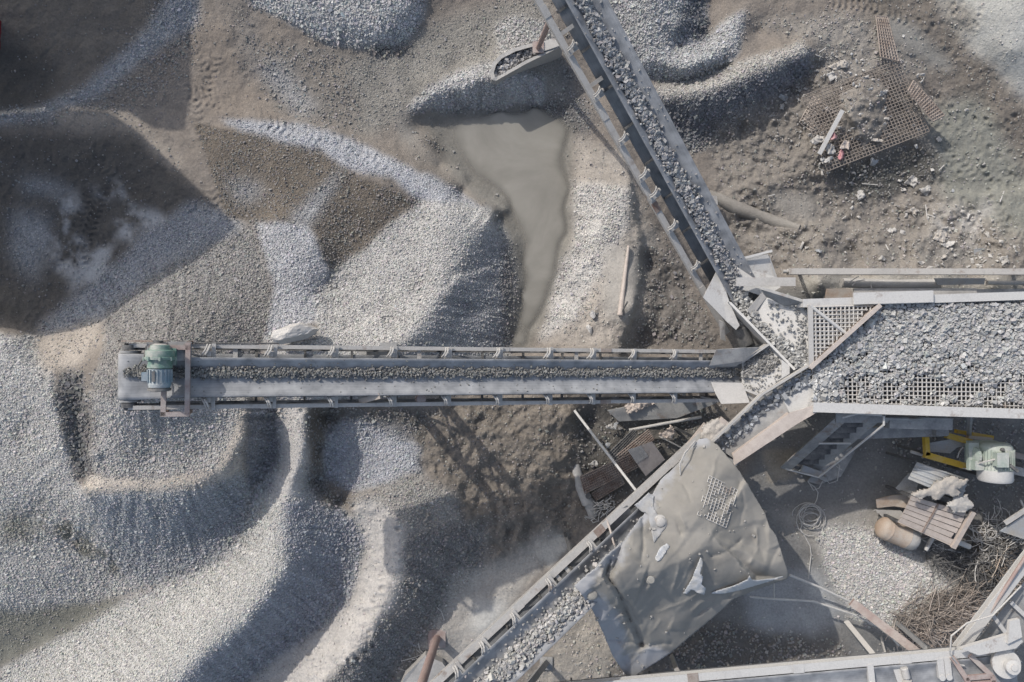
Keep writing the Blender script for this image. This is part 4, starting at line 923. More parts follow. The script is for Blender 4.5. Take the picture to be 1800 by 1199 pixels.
# --- conveyor descending to the lower left, under the tarpaulin
A3, B3 = P(1276, 786, 3.0), P(700, 1338, 6.9)
dia = [along(A3, B3, x) for x in (1110, 1050, 985, 880, 832, 800, 760)]
t3, F3, u3, s3, n3, L3 = conveyor('conveyor running from under the tarpaulin to the bottom edge with large grey stones', A3, B3, width=1.12, rail=.80, rail_w=.2, rail_n=-.02, near=1, far_rail=.6, far_n=-.3, idlers=[along(A3, B3, x + 60) for x in (1000, 930, 868, 815, 770)], plain=[along(A3, B3, x + 60) for x in (945, 960)],
    load=4200, load_seed=8, stone=.05, load_c=-.13, load_w=.29, load_span=(.12, .98), load_col=(.37, .36, .343), load_label='large pale stones on the belt coming out from under the tarpaulin', rounded=False, span_rail=(-.02, 1))
ft = P(768, 1122, .12)
leg(t3, P(727, 1245, 5.9), ft, .14, 'pink', box=False)
leg(t3, P(905, 1235, 5.6), P(960, 1165, .3), .1, 'grey')
m = MB().plate([P(1062, 914, 4.3), P(1102, 888, 4.25), P(1116, 908, 4.0), P(1080, 938, 4.0)], .02); m.build('skirt_plate', M['grey'], t3)
for px, py in ((905, 1150),): pass

# --- conveyor along the bottom edge and the frame that meets it
A4, B4 = P(940, 1251, 3.4), P(1778, 1178, 4.0)
t4, F4, u4, s4, n4, L4 = conveyor('dusty conveyor along the bottom right edge ending in a pale flywheel', A4, B4, width=1.0, rail=.66, rail_w=.24, rail_n=.02, near=-1, rail_h=.2, idlers=[], plain=[], trough=.12, tmat='white', flat_end=.8, span_rail=(-.05, 1.0))
def dpos(px, off, up): return F4(along(A4, B4, px), -off, up)
m = MB()
for px, w_ in ((1421, .16), (1238, .18), (1330, .1)): m.beam(dpos(px, .66, .0), dpos(px + 6, -.1, -.1), w_, .05, n4)
m.build('cross_bar', M['pale'], t4)
m = MB(); m.plate([dpos(1568, .6, .06), dpos(1585, .6, .06), dpos(1594, -.05, .06), dpos(1576, -.05, .06)], .03); m.build('bracket_plate', M['white'], t4)
for px in (1588,): MB().lathe(dpos(px, .42, .12), -s4 * -1 + u4 * .12, [(0, .09), (.02, .11), (.3, .11), (.31, .07), (.38, .07), (.39, .13), (.6, .13), (.61, .06)], 16).build('roller', M['pale'], t4, True)
for px in (1530, 1652, 1664):
    m = MB(); m.box(dpos(px, .3, .08), u4 * .09, s4 * .3, n4 * .05); m.lathe(dpos(px, .02, .03), n4, [(0, .09), (.12, .09)], 14); m.build('roller_bracket', M['white'], t4, True)
m = MB()
q = [dpos(1672, .62, .16), dpos(1690, .0, .2), dpos(1735, .0, .2), dpos(1703, .62, .16)]
for a, b in ((q[0], q[1]), (q[1], q[2]), (q[3], q[2]), (q[1], dpos(1700, -.45, .2)), (q[2], dpos(1742, -.45, .2)), (dpos(1700, -.2, .2), dpos(1740, -.2, .2))): m.beam(a, b, .14, .06, n4)
m.build('take_up_frame', M['pink'], t4)
m = MB().lathe(dpos(1757, .36, .22), n4 + s4 * -.15, [(0, .15), (.01, .37), (.1, .4), (.15, .40), (.16, .3), (.18, .12), (.32, .12), (.33, .2), (.45, .2), (.46, .09), (.5, .09)], 30); m.build('flywheel', M['white'], t4, True)
m = MB(); m.plate([P(1690, 1140, 4.5), P(1790, 1110, 4.5), P(1798, 1128, 4.5), P(1786, 1140, 4.5), P(1720, 1152, 4.5)], .12); m.plate([P(1775, 1092, 4.6), P(1792, 1088, 4.6), P(1797, 1120, 4.6), P(1772, 1132, 4.6)], .1)
m.build('gear_casing', M['white'], t4)
leg(t4, F4(along(A4, B4, 1200), -.6, -.5), P(1180, 1150, 0), .08, 'grey'); leg(t4, F4(along(A4, B4, 1650), -.6, -.5), P(1560, 1080, .2), .07, 'grey')

tf = thing('belt_conveyor', P(1740, 1080, 0), 'pale steel conveyor frame with rungs crossing the lower right corner', 'conveyor', 'belt conveyors of the gravel plant')
za, zb = 3.6, 4.2
MB().channel(P(1684, 1142, za), P(1826, 954, zb), .30, .2, .03).build('frame_rail', M['white'], tf)
MB().tube(P(1730, 1092, za + .2), P(1812, 964, zb + .2), .05, 10).build('conduit', M['pink'], tf, True)
MB().beam(P(1810, 1150, za), P(1930, 995, zb), .2, .2).build('frame_rail', M['white'], tf)
for (x, y), (x2, y2) in (((1745, 1082), (1776, 1124)), ((1776, 1058), (1812, 1092)), ((1800, 1030), (1832, 1060))):
    MB().beam(P(x, y, za + .05), P(x2, y2, za + .05), .12, .05).build('rung', M['white'], tf)
m = MB().plate([P(1716, 1130, za - .4), P(1818, 1000, zb - .4), P(1880, 1040, zb - .4), P(1790, 1140, za - .4)], .02); m.build('belt', M['grey'], tf)
leg(tf, P(1820, 970, zb - .1), P(1790, 960, 0), .08); leg(tf, P(1880, 1060, zb - .3), P(1840, 1030, 0), .08)

# ------------------------------------------------------------------ the screen
def fz(z): return z if z < 3.2 else 3.2 + (z - 3.2) * .62
def Q(x, y, z): return P(x, y, fz(z))
QZ = True
def wires(quad, nu, nv, r, zf=None, keep=None, lift=0, seg=None, deck=False):
    """woven wire between four corners (picture points with heights): returns a mesh builder"""
    p00, p10, p11, p01 = quad; m = MB(); sg = seg or 12
    def at(a, b):
        x = (p00[0] * (1 - a) + p10[0] * a) * (1 - b) + (p01[0] * (1 - a) + p11[0] * a) * b
        y = (p00[1] * (1 - a) + p10[1] * a) * (1 - b) + (p01[1] * (1 - a) + p11[1] * a) * b
        z = (p00[2] * (1 - a) + p10[2] * a) * (1 - b) + (p01[2] * (1 - a) + p11[2] * a) * b
        if zf: z = zf(x, y, z)
        return x, y, z + lift
    for cnt, other, fn in ((nu, nv, lambda i, t: at(i / nu, t)), (nv, nu, lambda i, t: at(t, i / nv))):
        for i in range(cnt + 1):
            run = []
            for k in range(sg + 1):
                x, y, z = fn(i, k / sg)
                if keep is None or keep(x, y): run.append(P(x, y, (fz(z) if deck else z) + random.uniform(-1, 1) * r * .3))
                else:
                    if len(run) > 1: m.path(run, r, 4, False)
                    run = []
            if len(run) > 1: m.path(run, r, 4, False)
    return m
ZD = 4.55
scr = thing('vibrating_screen', Q(1600, 640, 0), 'wide white walled vibrating screen loaded with pale stones', 'screen')
m = wires([(1427, 538, ZD), (1905, 524, ZD), (1905, 724, ZD), (1430, 716, ZD)], 62, 24, .022, deck=True); m.build('wire_deck', M['pale'], scr)
def wall(a, b, w0, h, zt, name, mat):
    """side wall: thick top flange and a web hanging below it"""
    m = MB(); A_, B_ = Q(a[0], a[1], zt), Q(b[0], b[1], zt)
    m.beam(A_ - Vector((0, 0, .03)), B_ - Vector((0, 0, .03)), w0, .06); m.beam(A_ - Vector((0, 0, h / 2 + .06)), B_ - Vector((0, 0, h / 2 + .06)), .04, h); 
    k = 9
    for i in range(k + 1):
        p = A_.lerp(B_, i / k); d = (B_ - A_).normalized(); m.box(p - Vector((0, 0, h / 2 + .06)), d * .015, d.cross(Vector((0, 0, 1))) * (w0 / 2 - .01), (0, 0, h / 2 - .02))
    return m.build(name, M[mat], scr)
wall((1412, 533), (1910, 516), .24, .95, 4.85, 'side_wall', 'white'); wall((1430, 716), (1910, 731), .28, .95, 4.95, 'side_wall', 'white')
MB().beam(Q(1500, 525, 5.03), Q(1640, 521, 5.03), .34, .05).build('wear_bar', M['white'], scr)
m = MB(); zt = 5.25
a, b = Q(1548, 536, zt), Q(1424, 647, zt - .25)
m.beam(a, b, .12, .03); m.beam(a - Vector((0, 0, .3)), b - Vector((0, 0, .3)), .03, .56); m.build('deflector_plate', M['wood'], scr)
MB().tube(Q(1424, 537, 4.95), Q(1492, 590, 4.95), .05, 8).build('tie_bar', M['white'], scr, True)
m = wires([(1426, 540, 4.9), (1545, 537, 4.9), (1545, 640, 4.9), (1428, 640, 4.9)], 16, 14, .028, deck=True, keep=lambda x, y: (x - 1424) * 110 + (y - 645) * 122 < -200); m.build('upper_mesh', M['pale'], scr)
m = MB()
for x in (1424,): m.beam(Q(x, 536, 4.95), Q(x + 2, 646, 4.95), .14, .05)
m.build('end_bar', M['pale'], scr)
m = MB()
for x in range(1450, 1900, 75): m.beam(Q(x, 532, ZD - .25), Q(x, 722, ZD - .25), .07, .2)
m.build('deck_support', M['dark'], scr)
MB().plate([Q(1434, 540, 3.6), Q(1905, 528, 3.6), Q(1905, 722, 3.6), Q(1434, 714, 3.6)], .05).build('under_pan', M['dark'], scr)
for x, y in ((1465, 545), (1780, 540), (1465, 705), (1790, 712)): leg(scr, Q(x, y, 4.0), Vector((Q(x, y, 4.0).x, Q(x, y, 4.0).y, 0)), .13, 'grey')
m = MB(); m.beam(Q(1480, 762, 2.2), Q(1660, 756, 2.2), .35, .3); m.beam(Q(1560, 742, 3.6), Q(1670, 745, 3.6), .35, .25); m.beam(Q(1648, 722, 2.4), Q(1652, 765, 2.4), .4, .3); m.beam(Q(1706, 722, 3.5), Q(1703, 768, 2.0), .1, .1); m.build('support_beam', M['grey'], scr)
m = MB(); m.plate([Q(1555, 735, 3.9), Q(1625, 737, 3.9), Q(1570, 742, 3.6), Q(1556, 744, 3.6)], .03); m.build('drip_flap', M['grey'], scr)
# stones on the deck
r = np.random.default_rng(21); n_ = 19000
gx = r.uniform(1432, 1850, n_); gy = r.uniform(534, 712, n_)
cover = .98 - ((gy - 615) / 55).clip(0, 1) * .8 + 1.0 * fbm(gx / 22, gy / 18, 3) - .2 * (gx > 1720) * (gy > 655)
ok = (r.random(n_) < cover) & ((gx - 1424) * 110 + (gy - 645) * 122 > 900)
gx, gy = gx[ok], gy[ok]; rr = .044 * r.lognormal(0, .3, len(gx)).clip(.5, 2.2)
lay = r.uniform(0, .08, len(gx)) * np.clip(1.1 - (gy - 560) / 110, .05, 1)
fade = .5 + .5 * (gx > 1470)
col = np.array([.39, .388, .377])[None] * r.lognormal(0, .12, (len(gx), 1)).clip(.5, 1.5) * (1 + r.normal(0, .012, (len(gx), 3)))
v_, f_, c_ = stones(Pn(gx, gy, fz(ZD) + rr * .6 + lay), rr, col, 22)
tag(fast_mesh('screened_gravel', v_, f_, M['stone'], False, c_), 'layer of broken pale stones lying on the screen deck', 'gravel', kind='stuff')

# ------------------------------------------------------------------ chutes
ch = thing('feed_chute', Q(1370, 580, 2), 'white steel chute dropping stones from the screen to the climbing conveyor', 'chute')
MB().plate([Q(1310, 556, 3.15), Q(1345, 523, 3.5), Q(1424, 538, 4.3), Q(1425, 642, 4.3), Q(1395, 650, 4.0)], .03).build('floor_plate', M['white'], ch)
m = MB(); a, b = Q(1283, 532, 3.55), Q(1397, 650, 4.4); m.beam(a, b, .07, .04); m.beam(a - Vector((0, 0, .25)), b - Vector((0, 0, .25)), .025, .5); m.build('side_plate', M['white'], ch)
m = MB().plate([Q(1336, 506, 4.3), Q(1411, 529, 4.75), Q(1408, 536, 4.3), Q(1378, 538, 3.95), Q(1346, 521, 3.7)], .025); m.beam(Q(1336, 506, 4.32), Q(1411, 529, 4.77), .08, .03); m.build('wing_plate', M['grey'], ch)
MB().plate([Q(1378, 482, 2.9), Q(1296, 452, 3.25), Q(1290, 466, 3.2), Q(1298, 507, 3.1), Q(1345, 522, 3.3), Q(1372, 505, 3.1)][1:] + [Q(1366, 487, 3.0), Q(1350, 447, 3.1)], .02).build('skirt_plate', M['white'], ch)
m = MB(); m.beam(Q(1299, 456, 3.35), Q(1357, 441, 3.35), .07, .05); m.build('edge_bar', M['white'], ch)
MB().plate([Q(1352, 448, 3.25), Q(1360, 470, 3.1), Q(1367, 489, 3.0), Q(1361, 489, 3.0)], .02).build('edge_strip', M['white'], ch)
m = MB(); m.plate([Q(1313, 545, 3.5), Q(1340, 514, 3.6), Q(1347, 523, 3.55), Q(1322, 556, 3.4)], .02); m.build('lip_plate', M['pale'], ch)
fin = tag(MB().plate([Q(1236, 523, 3.5), Q(1260, 476, 3.3), Q(1272, 498, 3.25), Q(1283, 533, 3.3), Q(1300, 572, 3.3), Q(1294, 580, 3.25), Q(1278, 566, 3.3), Q(1256, 543, 3.45)], .03).build('splash_plate', M['white']), 'bent white splash plate at the foot of the climbing conveyor', 'steel plate')
tag(MB().plate([Q(1264, 563, 3.0), Q(1272, 567, 3.05), Q(1276, 600, 2.6), Q(1266, 596, 2.6)], .02).build('hanging_strip', M['pale']), 'short pale strip hanging below the white splash plate', 'steel strip')
m = MB(); m.plate([Q(1284, 573, 2.7), Q(1316, 570, 2.9), Q(1346, 604, 2.9), Q(1312, 612, 2.6)], .03); m.lathe(Q(1300, 575, 2.75), (Q(1312, 606, 2.7) - Q(1300, 575, 2.75)), [(0, .1), (.02, .24), (.6, .24), (.62, .1)], 18)
tag(m.build('void_shade', M['dark'], None, True), 'dark plate and drum put in as shade of the gap between the two chutes', 'drum')  # dark plate and drum stand for the shaded void under the bar

c2 = thing('feed_chute', Q(1345, 660, 2), 'small dusty chute feeding the tail of the horizontal conveyor', 'chute')
MB().plate([Q(1304, 638, 3.2), Q(1350, 607, 3.6), Q(1375, 631, 3.9), Q(1376, 664, 3.9), Q(1336, 694, 3.5), Q(1304, 682, 3.15)], .03).build('floor_plate', M['white'], c2)
m = MB(); a, b = Q(1304, 637, 3.55), Q(1352, 605, 4.1); m.beam(a, b, .06, .03); m.beam(a - Vector((0, 0, .2)), b - Vector((0, 0, .2)), .02, .4); m.build('side_plate', M['pale'], c2)
m = MB(); m.plate([Q(1374, 632, 4.3), Q(1388, 643, 4.35), Q(1388, 657, 4.3), Q(1374, 666, 4.2)], .03); m.build('corner_post', M['white'], c2)
m = MB(); m.beam(Q(1308, 684, 3.5), Q(1338, 696, 3.7), .07, .06); m.beam(Q(1312, 692, 3.3), Q(1328, 706, 3.3), .1, .05); m.build('side_strut', M['pale'], c2)

c3 = thing('discharge_chute', Q(1330, 740, 2), 'large grey chute sloping down from the screen to the tarpaulin', 'chute')
MB().plate([Q(1425, 648, 4.35), Q(1432, 713, 4.4), Q(1398, 738, 4.2), Q(1290, 806, 3.3), Q(1248, 778, 3.25), Q(1345, 694, 3.9)], .03).build('floor_plate', M['grey'], c3)
MB().plate([Q(1376, 703, 4.14), Q(1428, 664, 4.42), Q(1434, 713, 4.45), Q(1392, 733, 4.22)], .012).build('wear_plate', M['white'], c3)
m = MB()
for a, b in ((Q(1428, 639, 4.95), Q(1340, 693, 4.5)), (Q(1340, 693, 4.5), Q(1246, 783, 3.8))): m.beam(a, b, .06, .03); m.beam(a - Vector((0, 0, .12)), b - Vector((0, 0, .12)), .025, .2)
m.build('back_plate', M['pale'], c3)
m = MB().plate([Q(1388, 726, 4.62), Q(1434, 712, 4.9), Q(1438, 724, 4.9), Q(1400, 746, 4.6), Q(1291, 818, 3.7), Q(1289, 798, 3.75)], .03)
a, b = Q(1390, 728, 4.6), Q(1290, 800, 3.72); m.beam(a - Vector((0, 0, .17)), b - Vector((0, 0, .17)), .025, .3); m.plate([Q(1289, 799, 3.74), Q(1291, 818, 3.7), Q(1296, 815, 3.3), Q(1294, 800, 3.3)], .02)
m.build('front_flange', M['wood'], c3)
leg(c3, Q(1390, 738, 4.1), Vector((Q(1390, 738, 4.1).x, Q(1390, 738, 4.1).y, 0)), .08, 'dark'); leg(c3, Q(1300, 800, 3.2), Vector((Q(1300, 800, 3.2).x, Q(1300, 800, 3.2).y, 0)), .07, 'dark')
def chute_stones(poly, zf, cnt, size, seed, label, col, dens=None, mapped=True):
    r = np.random.default_rng(seed); xs = np.array([p[0] for p in poly]); ys = np.array([p[1] for p in poly])
    x = r.uniform(xs.min(), xs.max(), cnt); y = r.uniform(ys.min(), ys.max(), cnt); ok = inpoly(x + 4 * fbm(x / 9, y / 9, 2), y + 4 * fbm(x / 9 + 20, y / 9, 2), poly)
    if dens is not None: ok &= r.random(cnt) < dens(x, y)
    x, y = x[ok], y[ok]; rr = size * r.lognormal(0, .25, len(x)).clip(.5, 1.7); z = (fz(1) * 0 + np.where(zf(x, y) < 3.2, zf(x, y), 3.2 + (zf(x, y) - 3.2) * .62) if mapped else zf(x, y)) + rr * r.uniform(.4, 1.6, len(x))
    c = np.array(col)[None] * r.lognormal(0, .25, (len(x), 1)).clip(.5, 1.6)
    v_, f_, c_ = stones(Pn(x, y, z), rr, c, seed); tag(fast_mesh('chute_gravel', v_, f_, M['stone'], False, c_), label, 'gravel', kind='stuff')
def plane3(pts):
    A_ = np.array([[x, y, 1] for x, y, z in pts]); c = np.linalg.lstsq(A_, np.array([z for x, y, z in pts]), rcond=None)[0]
    return lambda x, y: c[0] * x + c[1] * y + c[2]
chute_stones([(1282, 520), (1310, 512), (1340, 565), (1375, 595), (1422, 625), (1424, 640), (1398, 648), (1312, 560)], plane3([(1310, 556, 3.15), (1345, 523, 3.5), (1424, 538, 4.3), (1425, 642, 4.3)]), 2600, .05, 31, 'stones sliding along the bar of the white chute', (.34, .34, .33))
chute_stones([(1345, 530), (1424, 540), (1424, 640), (1350, 590)], plane3([(1310, 556, 3.15), (1345, 523, 3.5), (1424, 538, 4.3), (1425, 642, 4.3)]), 500, .04, 35, 'few stones spread over the white chute floor', (.36, .36, .35), dens=lambda x, y: .25 + .5 * (x > 1400))
chute_stones([(1304, 640), (1350, 612), (1374, 640), (1345, 655), (1325, 664), (1304, 665)], plane3([(1304, 638, 3.2), (1350, 607, 3.6), (1376, 664, 3.9)]), 700, .034, 32, 'gravel heaped in the small dusty chute', (.25, .245, .235))
chute_stones([(1304, 660), (1374, 640), (1374, 664), (1336, 692), (1304, 682)], plane3([(1304, 638, 3.2), (1350, 607, 3.6), (1376, 664, 3.9)]), 300, .024, 36, 'grit scattered on the small dusty chute', (.3, .29, .27), dens=lambda x, y: .5)
chute_stones([(1426, 650), (1428, 672), (1390, 692), (1340, 728), (1300, 770), (1272, 792), (1252, 778), (1345, 697)], plane3([(1425, 648, 4.35), (1432, 713, 4.4), (1290, 806, 3.3), (1248, 778, 3.25)]), 2600, .058, 33, 'dark stones along the back of the large grey chute', (.29, .30, .31), dens=lambda x, y: np.clip(.35 + (x - 1270) / 160, .25, 1))
chute_stones([(1430, 660), (1470, 640), (1470, 712), (1432, 712)], lambda x, y: ZD + 0 * x, 500, .06, 34, 'stones spilling off the screen edge towards the large chute', (.42, .42, .41))

# ------------------------------------------------------------------ tarpaulin over the transfer point
def rbf2(data):
    pts = np.array([(x, y) for x, y, z in data], float); z = np.array([d[2] for d in data]); n = len(pts)
    D = np.hypot(pts[:, None, 0] - pts[None, :, 0], pts[:, None, 1] - pts[None, :, 1]); kf = lambda d: (d + 8) ** 1.0 * -1 if n < 14 else (d / 100) ** 2 * np.log(d / 100 + 1e-6); A_ = np.zeros((n + 1, n + 1)); A_[:n, :n] = kf(D); A_[n, :n] = A_[:n, n] = 1
    w_ = np.linalg.solve(A_, np.concatenate([z, [0]]))
    return lambda x, y: kf(np.hypot(np.asarray(x)[..., None] - pts[:, 0], np.asarray(y)[..., None] - pts[:, 1])) @ w_[:-1] + w_[-1]
TP = [(1228,772),(1243,770),(1262,782),(1300,828),(1345,902),(1352,925),(1364,940),(1386,1008),(1384,1018),(1330,1036),(1290,1053),(1255,1085),(1222,1112),(1180,1148),(1152,1166),(1118,1188),(1105,1193),(1092,1176),(1078,1155),(1068,1130),(1052,1095),(1040,1070),(1022,1045),(1009,1030),(1022,1018),(1046,1000),(1068,975),(1086,962),(1098,948),(1112,928),(1132,904),(1142,880),(1150,862),(1162,842),(1180,826),(1200,805),(1214,786)]
tz0 = rbf2([(1228,772,3.6),(1262,782,3.75),(1345,902,4.15),(1386,1008,4.1),(1330,1036,3.7),(1255,1085,3.5),(1222,1112,3.45),(1152,1166,3.3),(1105,1192,3.2),(1068,1130,4.2),(1040,1070,5.1),(1010,1030,5.6),(1046,1000,5.6),(1098,948,5.25),(1132,904,4.6),(1150,862,4.25),(1180,826,3.85),
  (1240,830,4.35),(1290,890,4.55),(1200,900,4.75),(1180,960,4.85),(1250,960,4.75),(1320,960,4.5),(1330,1000,4.4),(1220,1010,4.65),(1250,1030,4.3),(1150,1010,5.1),(1100,1020,5.4),(1070,1050,5.4),(1080,1090,4.85),(1120,1130,3.95),(1180,1080,4.2),(1200,1120,3.65),(1140,1060,4.5)])
FOLD = [([(1064,1000),(1058,1012),(1076,1042),(1096,1082),(1118,1134)], 4, .2), ([(1020,1048),(1048,1030),(1072,1012)], 2.5, .1), ([(1052,1094),(1080,1088),(1100,1076)], 3, .1), ([(1090,1045),(1112,1070),(1126,1108)], 2.5, -.1), ([(1110,1150),(1135,1140),(1165,1146)], 2.5, .1), ([(1140,1045),(1160,1020),(1172,1012)], 2.5, -.08), ([(1215,990),(1205,1015),(1190,1035)], 2, .08), ([(1160,1075),(1200,1060),(1235,1040)], 2.5, .08), ([(1262,800),(1250,840),(1275,880)], 2.5, .06), ([(1300,850),(1310,890),(1300,920)], 2.5, -.07), ([(1180,840),(1200,850),(1215,880)], 2.5, -.07), ([(1072,985),(1066,1008),(1085,1040),(1105,1080),(1128,1132)], 4.5, -.42), ([(1096,950),(1082,985),(1072,1010)], 9, -.4), ([(1062,1000),(1080,985),(1104,950)], 6, .14), ([(1070,1125),(1100,1128),(1140,1135),(1178,1132)], 5, -.16),
  ([(1140,1118),(1162,1090)], 2.5, .07), ([(1168,1115),(1180,1095)], 2.5, .06), ([(1100,1175),(1120,1152)], 2.5, .07), ([(1075,1148),(1110,1108)], 2.5, .07), ([(1120,1085),(1150,1050),(1172,1040)], 3, .07), ([(1195,990),(1186,1020),(1180,1048)], 3, .09),
  ([(1128,915),(1132,950),(1128,985)], 5, -.12), ([(1250,978),(1278,972),(1300,950)], 5, -.1), ([(1330,925),(1332,965),(1318,990)], 4, .09), ([(1215,1075),(1240,1058),(1265,1050)], 4, .12), ([(1222,1085),(1250,1065),(1290,1045)], 4, -.13), ([(1135,865),(1148,875),(1160,885)], 3, -.12), ([(1195,905),(1205,925)], 4, .08), ([(1188,915),(1198,940)], 4, -.08)]
from mathutils.geometry import delaunay_2d_cdt
def facets(x, y, n, amp, seed, th, stretch):
    """flat facets meeting in sharp creases: a triangulated scatter of high and low points, drawn out along one direction"""
    rr = np.random.default_rng(seed); c_, s_ = math.cos(th), math.sin(th)
    wx_ = x + 3.5 * fbm(x / 24, y / 24, 2); wy_ = y + 3.5 * fbm(x / 24 + 30, y / 24, 2)
    u = ((wx_ - 1200) * c_ + (wy_ - 980) * s_) / stretch; v = -(wx_ - 1200) * s_ + (wy_ - 980) * c_
    pu = rr.uniform(-330 / stretch, 330 / stretch, n); pv = rr.uniform(-330, 330, n); h = rr.normal(0, amp, n)
    vs, _, fs, *_ = delaunay_2d_cdt([Vector((a, b)) for a, b in zip(pu, pv)], [], [], 0, 1e-4)
    out = np.zeros(np.shape(x))
    idx = {(round(a, 3), round(b, 3)): k for k, (a, b) in enumerate(zip(pu, pv))}
    hs = [h[int(np.argmin((pu - w_.x) ** 2 + (pv - w_.y) ** 2))] for w_ in vs]
    for f in fs:
        (x1, y1), (x2, y2), (x3, y3) = (vs[k] for k in f); dd = (y2 - y3) * (x1 - x3) + (x3 - x2) * (y1 - y3)
        if abs(dd) < 1e-9: continue
        a = ((y2 - y3) * (u - x3) + (x3 - x2) * (v - y3)) / dd; b_ = ((y3 - y1) * (u - x3) + (x1 - x3) * (v - y3)) / dd; c2_ = 1 - a - b_
        m = (a >= -1e-6) & (b_ >= -1e-6) & (c2_ >= -1e-6); out = np.where(m, a * hs[f[0]] + b_ * hs[f[1]] + c2_ * hs[f[2]], out)
    return out
def crumple(x, y):
    left = np.clip((1190 - x + (y - 950) * .4) / 160, 0, 1)
    return facets(x, y, 80, .17, 5, .75, 1.9) * (.75 + .5 * left) + facets(x, y, 240, .075, 8, -.9, 2.4) * (.5 + .9 * left) + facets(x, y, 460, .03, 11, .2, 1.8) * (.6 + .7 * left)
def tz_exact(x, y):
    x = np.asarray(x, float); y = np.asarray(y, float); z = tz0(x, y)
    wx_ = x + 4 * fbm(x / 22, y / 22, 3); wy_ = y + 4 * fbm(x / 22 + 40, y / 22, 3)
    for pl, w_, h in FOLD:
        d, a, s_ = segdist(wx_, wy_, pl); z = z + h * .62 * np.exp(-(np.abs(d) / (w_ * .75))) * (1 + .8 * fbm(a / 14, a * 0 + w_, 2))
    z = z + crumple(x, y) + .02 * fbm(x / 60, y / 60, 2) + .006 * fbm(x / 6, y / 6, 3)
    for kx, ky in ((1160, 916), (1143, 1017), (1041, 1042)):
        pass
    return z
TZG = tz_exact(*np.meshgrid(np.arange(990, 1411, 1.5), np.arange(750, 1216, 1.5)))
def tz(x, y): return sample(TZG, x, y, 990, 750, 1.5)
def sheet(poly, zf, step, name, mat, thick, parent=None, edge_jag=0):
    xs = [p[0] for p in poly]; ys = [p[1] for p in poly]
    gx = np.arange(min(xs) - step, max(xs) + 2 * step, step); gy = np.arange(min(ys) - step, max(ys) + 2 * step, step)
    X, Y = np.meshgrid(gx, gy); nx_ = len(gx)
    ins = inpoly(X + edge_jag * fbm(X / 5, Y / 5, 2), Y + edge_jag * fbm(X / 5 + 9, Y / 5, 2), poly)
    cin = ins[:-1, :-1].astype(int) + ins[1:, :-1] + ins[:-1, 1:] + ins[1:, 1:] >= 2
    x = X.ravel().copy(); y = Y.ravel().copy(); out = ~ins.ravel()
    if out.any() and not edge_jag:       # outside corners slide onto the outline
        bx, by = x[out], y[out]; best = np.full(bx.shape, 1e9); qx_, qy_ = bx.copy(), by.copy()
        for (x1, y1), (x2, y2) in zip(poly, poly[1:] + poly[:1]):
            dx, dy = x2 - x1, y2 - y1; t = np.clip(((bx - x1) * dx + (by - y1) * dy) / (dx * dx + dy * dy), 0, 1); d = np.hypot(bx - x1 - t * dx, by - y1 - t * dy)
            m = d < best; best = np.where(m, d, best); qx_ = np.where(m, x1 + t * dx, qx_); qy_ = np.where(m, y1 + t * dy, qy_)
        x[out], y[out] = qx_, qy_
    z = zf(x, y); c = Pn(x, y, z); j, i = np.nonzero(cin); a = j * nx_ + i
    f = np.stack([a, a + nx_, a + nx_ + 1, a + 1], -1); u, inv = np.unique(f, return_inverse=True)
    base = tuple(c[u].mean(0)[:2]) + (float(c[u][:, 2].min()),)
    o = fast_mesh(name, c[u], inv.reshape(f.shape), mat, True, None, None, base)
    if parent: o.parent = parent; o.location = Vector(base) - wloc(parent)
    md = o.modifiers.new('thickness', 'SOLIDIFY'); md.thickness = thick; md.offset = -1
    return o
m_, nt, b = newmat('mud dusted tarpaulin cover')
at_ = N(nt, 'ShaderNodeAttribute', attribute_name='grain'); g = N(nt, 'ShaderNodeNewGeometry')
n1 = N(nt, 'ShaderNodeTexNoise', Scale=5.0, Detail=8.0, Roughness=.7); L(nt, g.outputs['Position'], n1.inputs['Vector'])
n2 = N(nt, 'ShaderNodeTexNoise', Scale=.9, Detail=5.0, Roughness=.6); L(nt, g.outputs['Position'], n2.inputs['Vector'])
ad = N(nt, 'ShaderNodeMath', operation='ADD'); L(nt, at_.outputs['Fac'], ad.inputs[0]); L(nt, n1.outputs['Fac'], ad.inputs[1])
mr = N(nt, 'ShaderNodeMapRange'); mr.inputs[1].default_value = .55; mr.inputs[2].default_value = 1.1; L(nt, ad.outputs[0], mr.inputs[0])
mx = N(nt, 'ShaderNodeMix', data_type='RGBA'); mx.inputs[6].default_value = (.315, .32, .33, 1); mx.inputs[7].default_value = (.25, .238, .215, 1); L(nt, mr.outputs[0], mx.inputs[0])
v_ = N(nt, 'ShaderNodeMapRange'); v_.inputs[1].default_value = .3; v_.inputs[2].default_value = .7; v_.inputs[3].default_value = .84; v_.inputs[4].default_value = 1.14; L(nt, n2.outputs['Fac'], v_.inputs[0])
mu = N(nt, 'ShaderNodeMix', data_type='RGBA', blend_type='MULTIPLY'); mu.inputs[0].default_value = 1; L(nt, mx.outputs[2], mu.inputs[6]); L(nt, v_.outputs[0], mu.inputs[7]); L(nt, mu.outputs[2], b.inputs['Base Color'])
b.inputs['Roughness'].default_value = .8; bp = N(nt, 'ShaderNodeBump', Strength=.25, Distance=.03); L(nt, n1.outputs['Fac'], bp.inputs['Height']); L(nt, bp.outputs[0], b.inputs['Normal'])
M['cover'] = m_
tarp = thing('tarpaulin', P(1200, 980, 0), 'large crumpled mud dusted tarpaulin draped over the conveyor transfer point', 'tarpaulin')
cs = sheet(TP, tz, 2.0, 'cover_sheet', M['cover'], .05, tarp)
me = cs.data; co2 = np.empty(len(me.vertices) * 3); me.vertices.foreach_get('co', co2); co2 = co2.reshape(-1, 3) + np.array(wloc(cs))
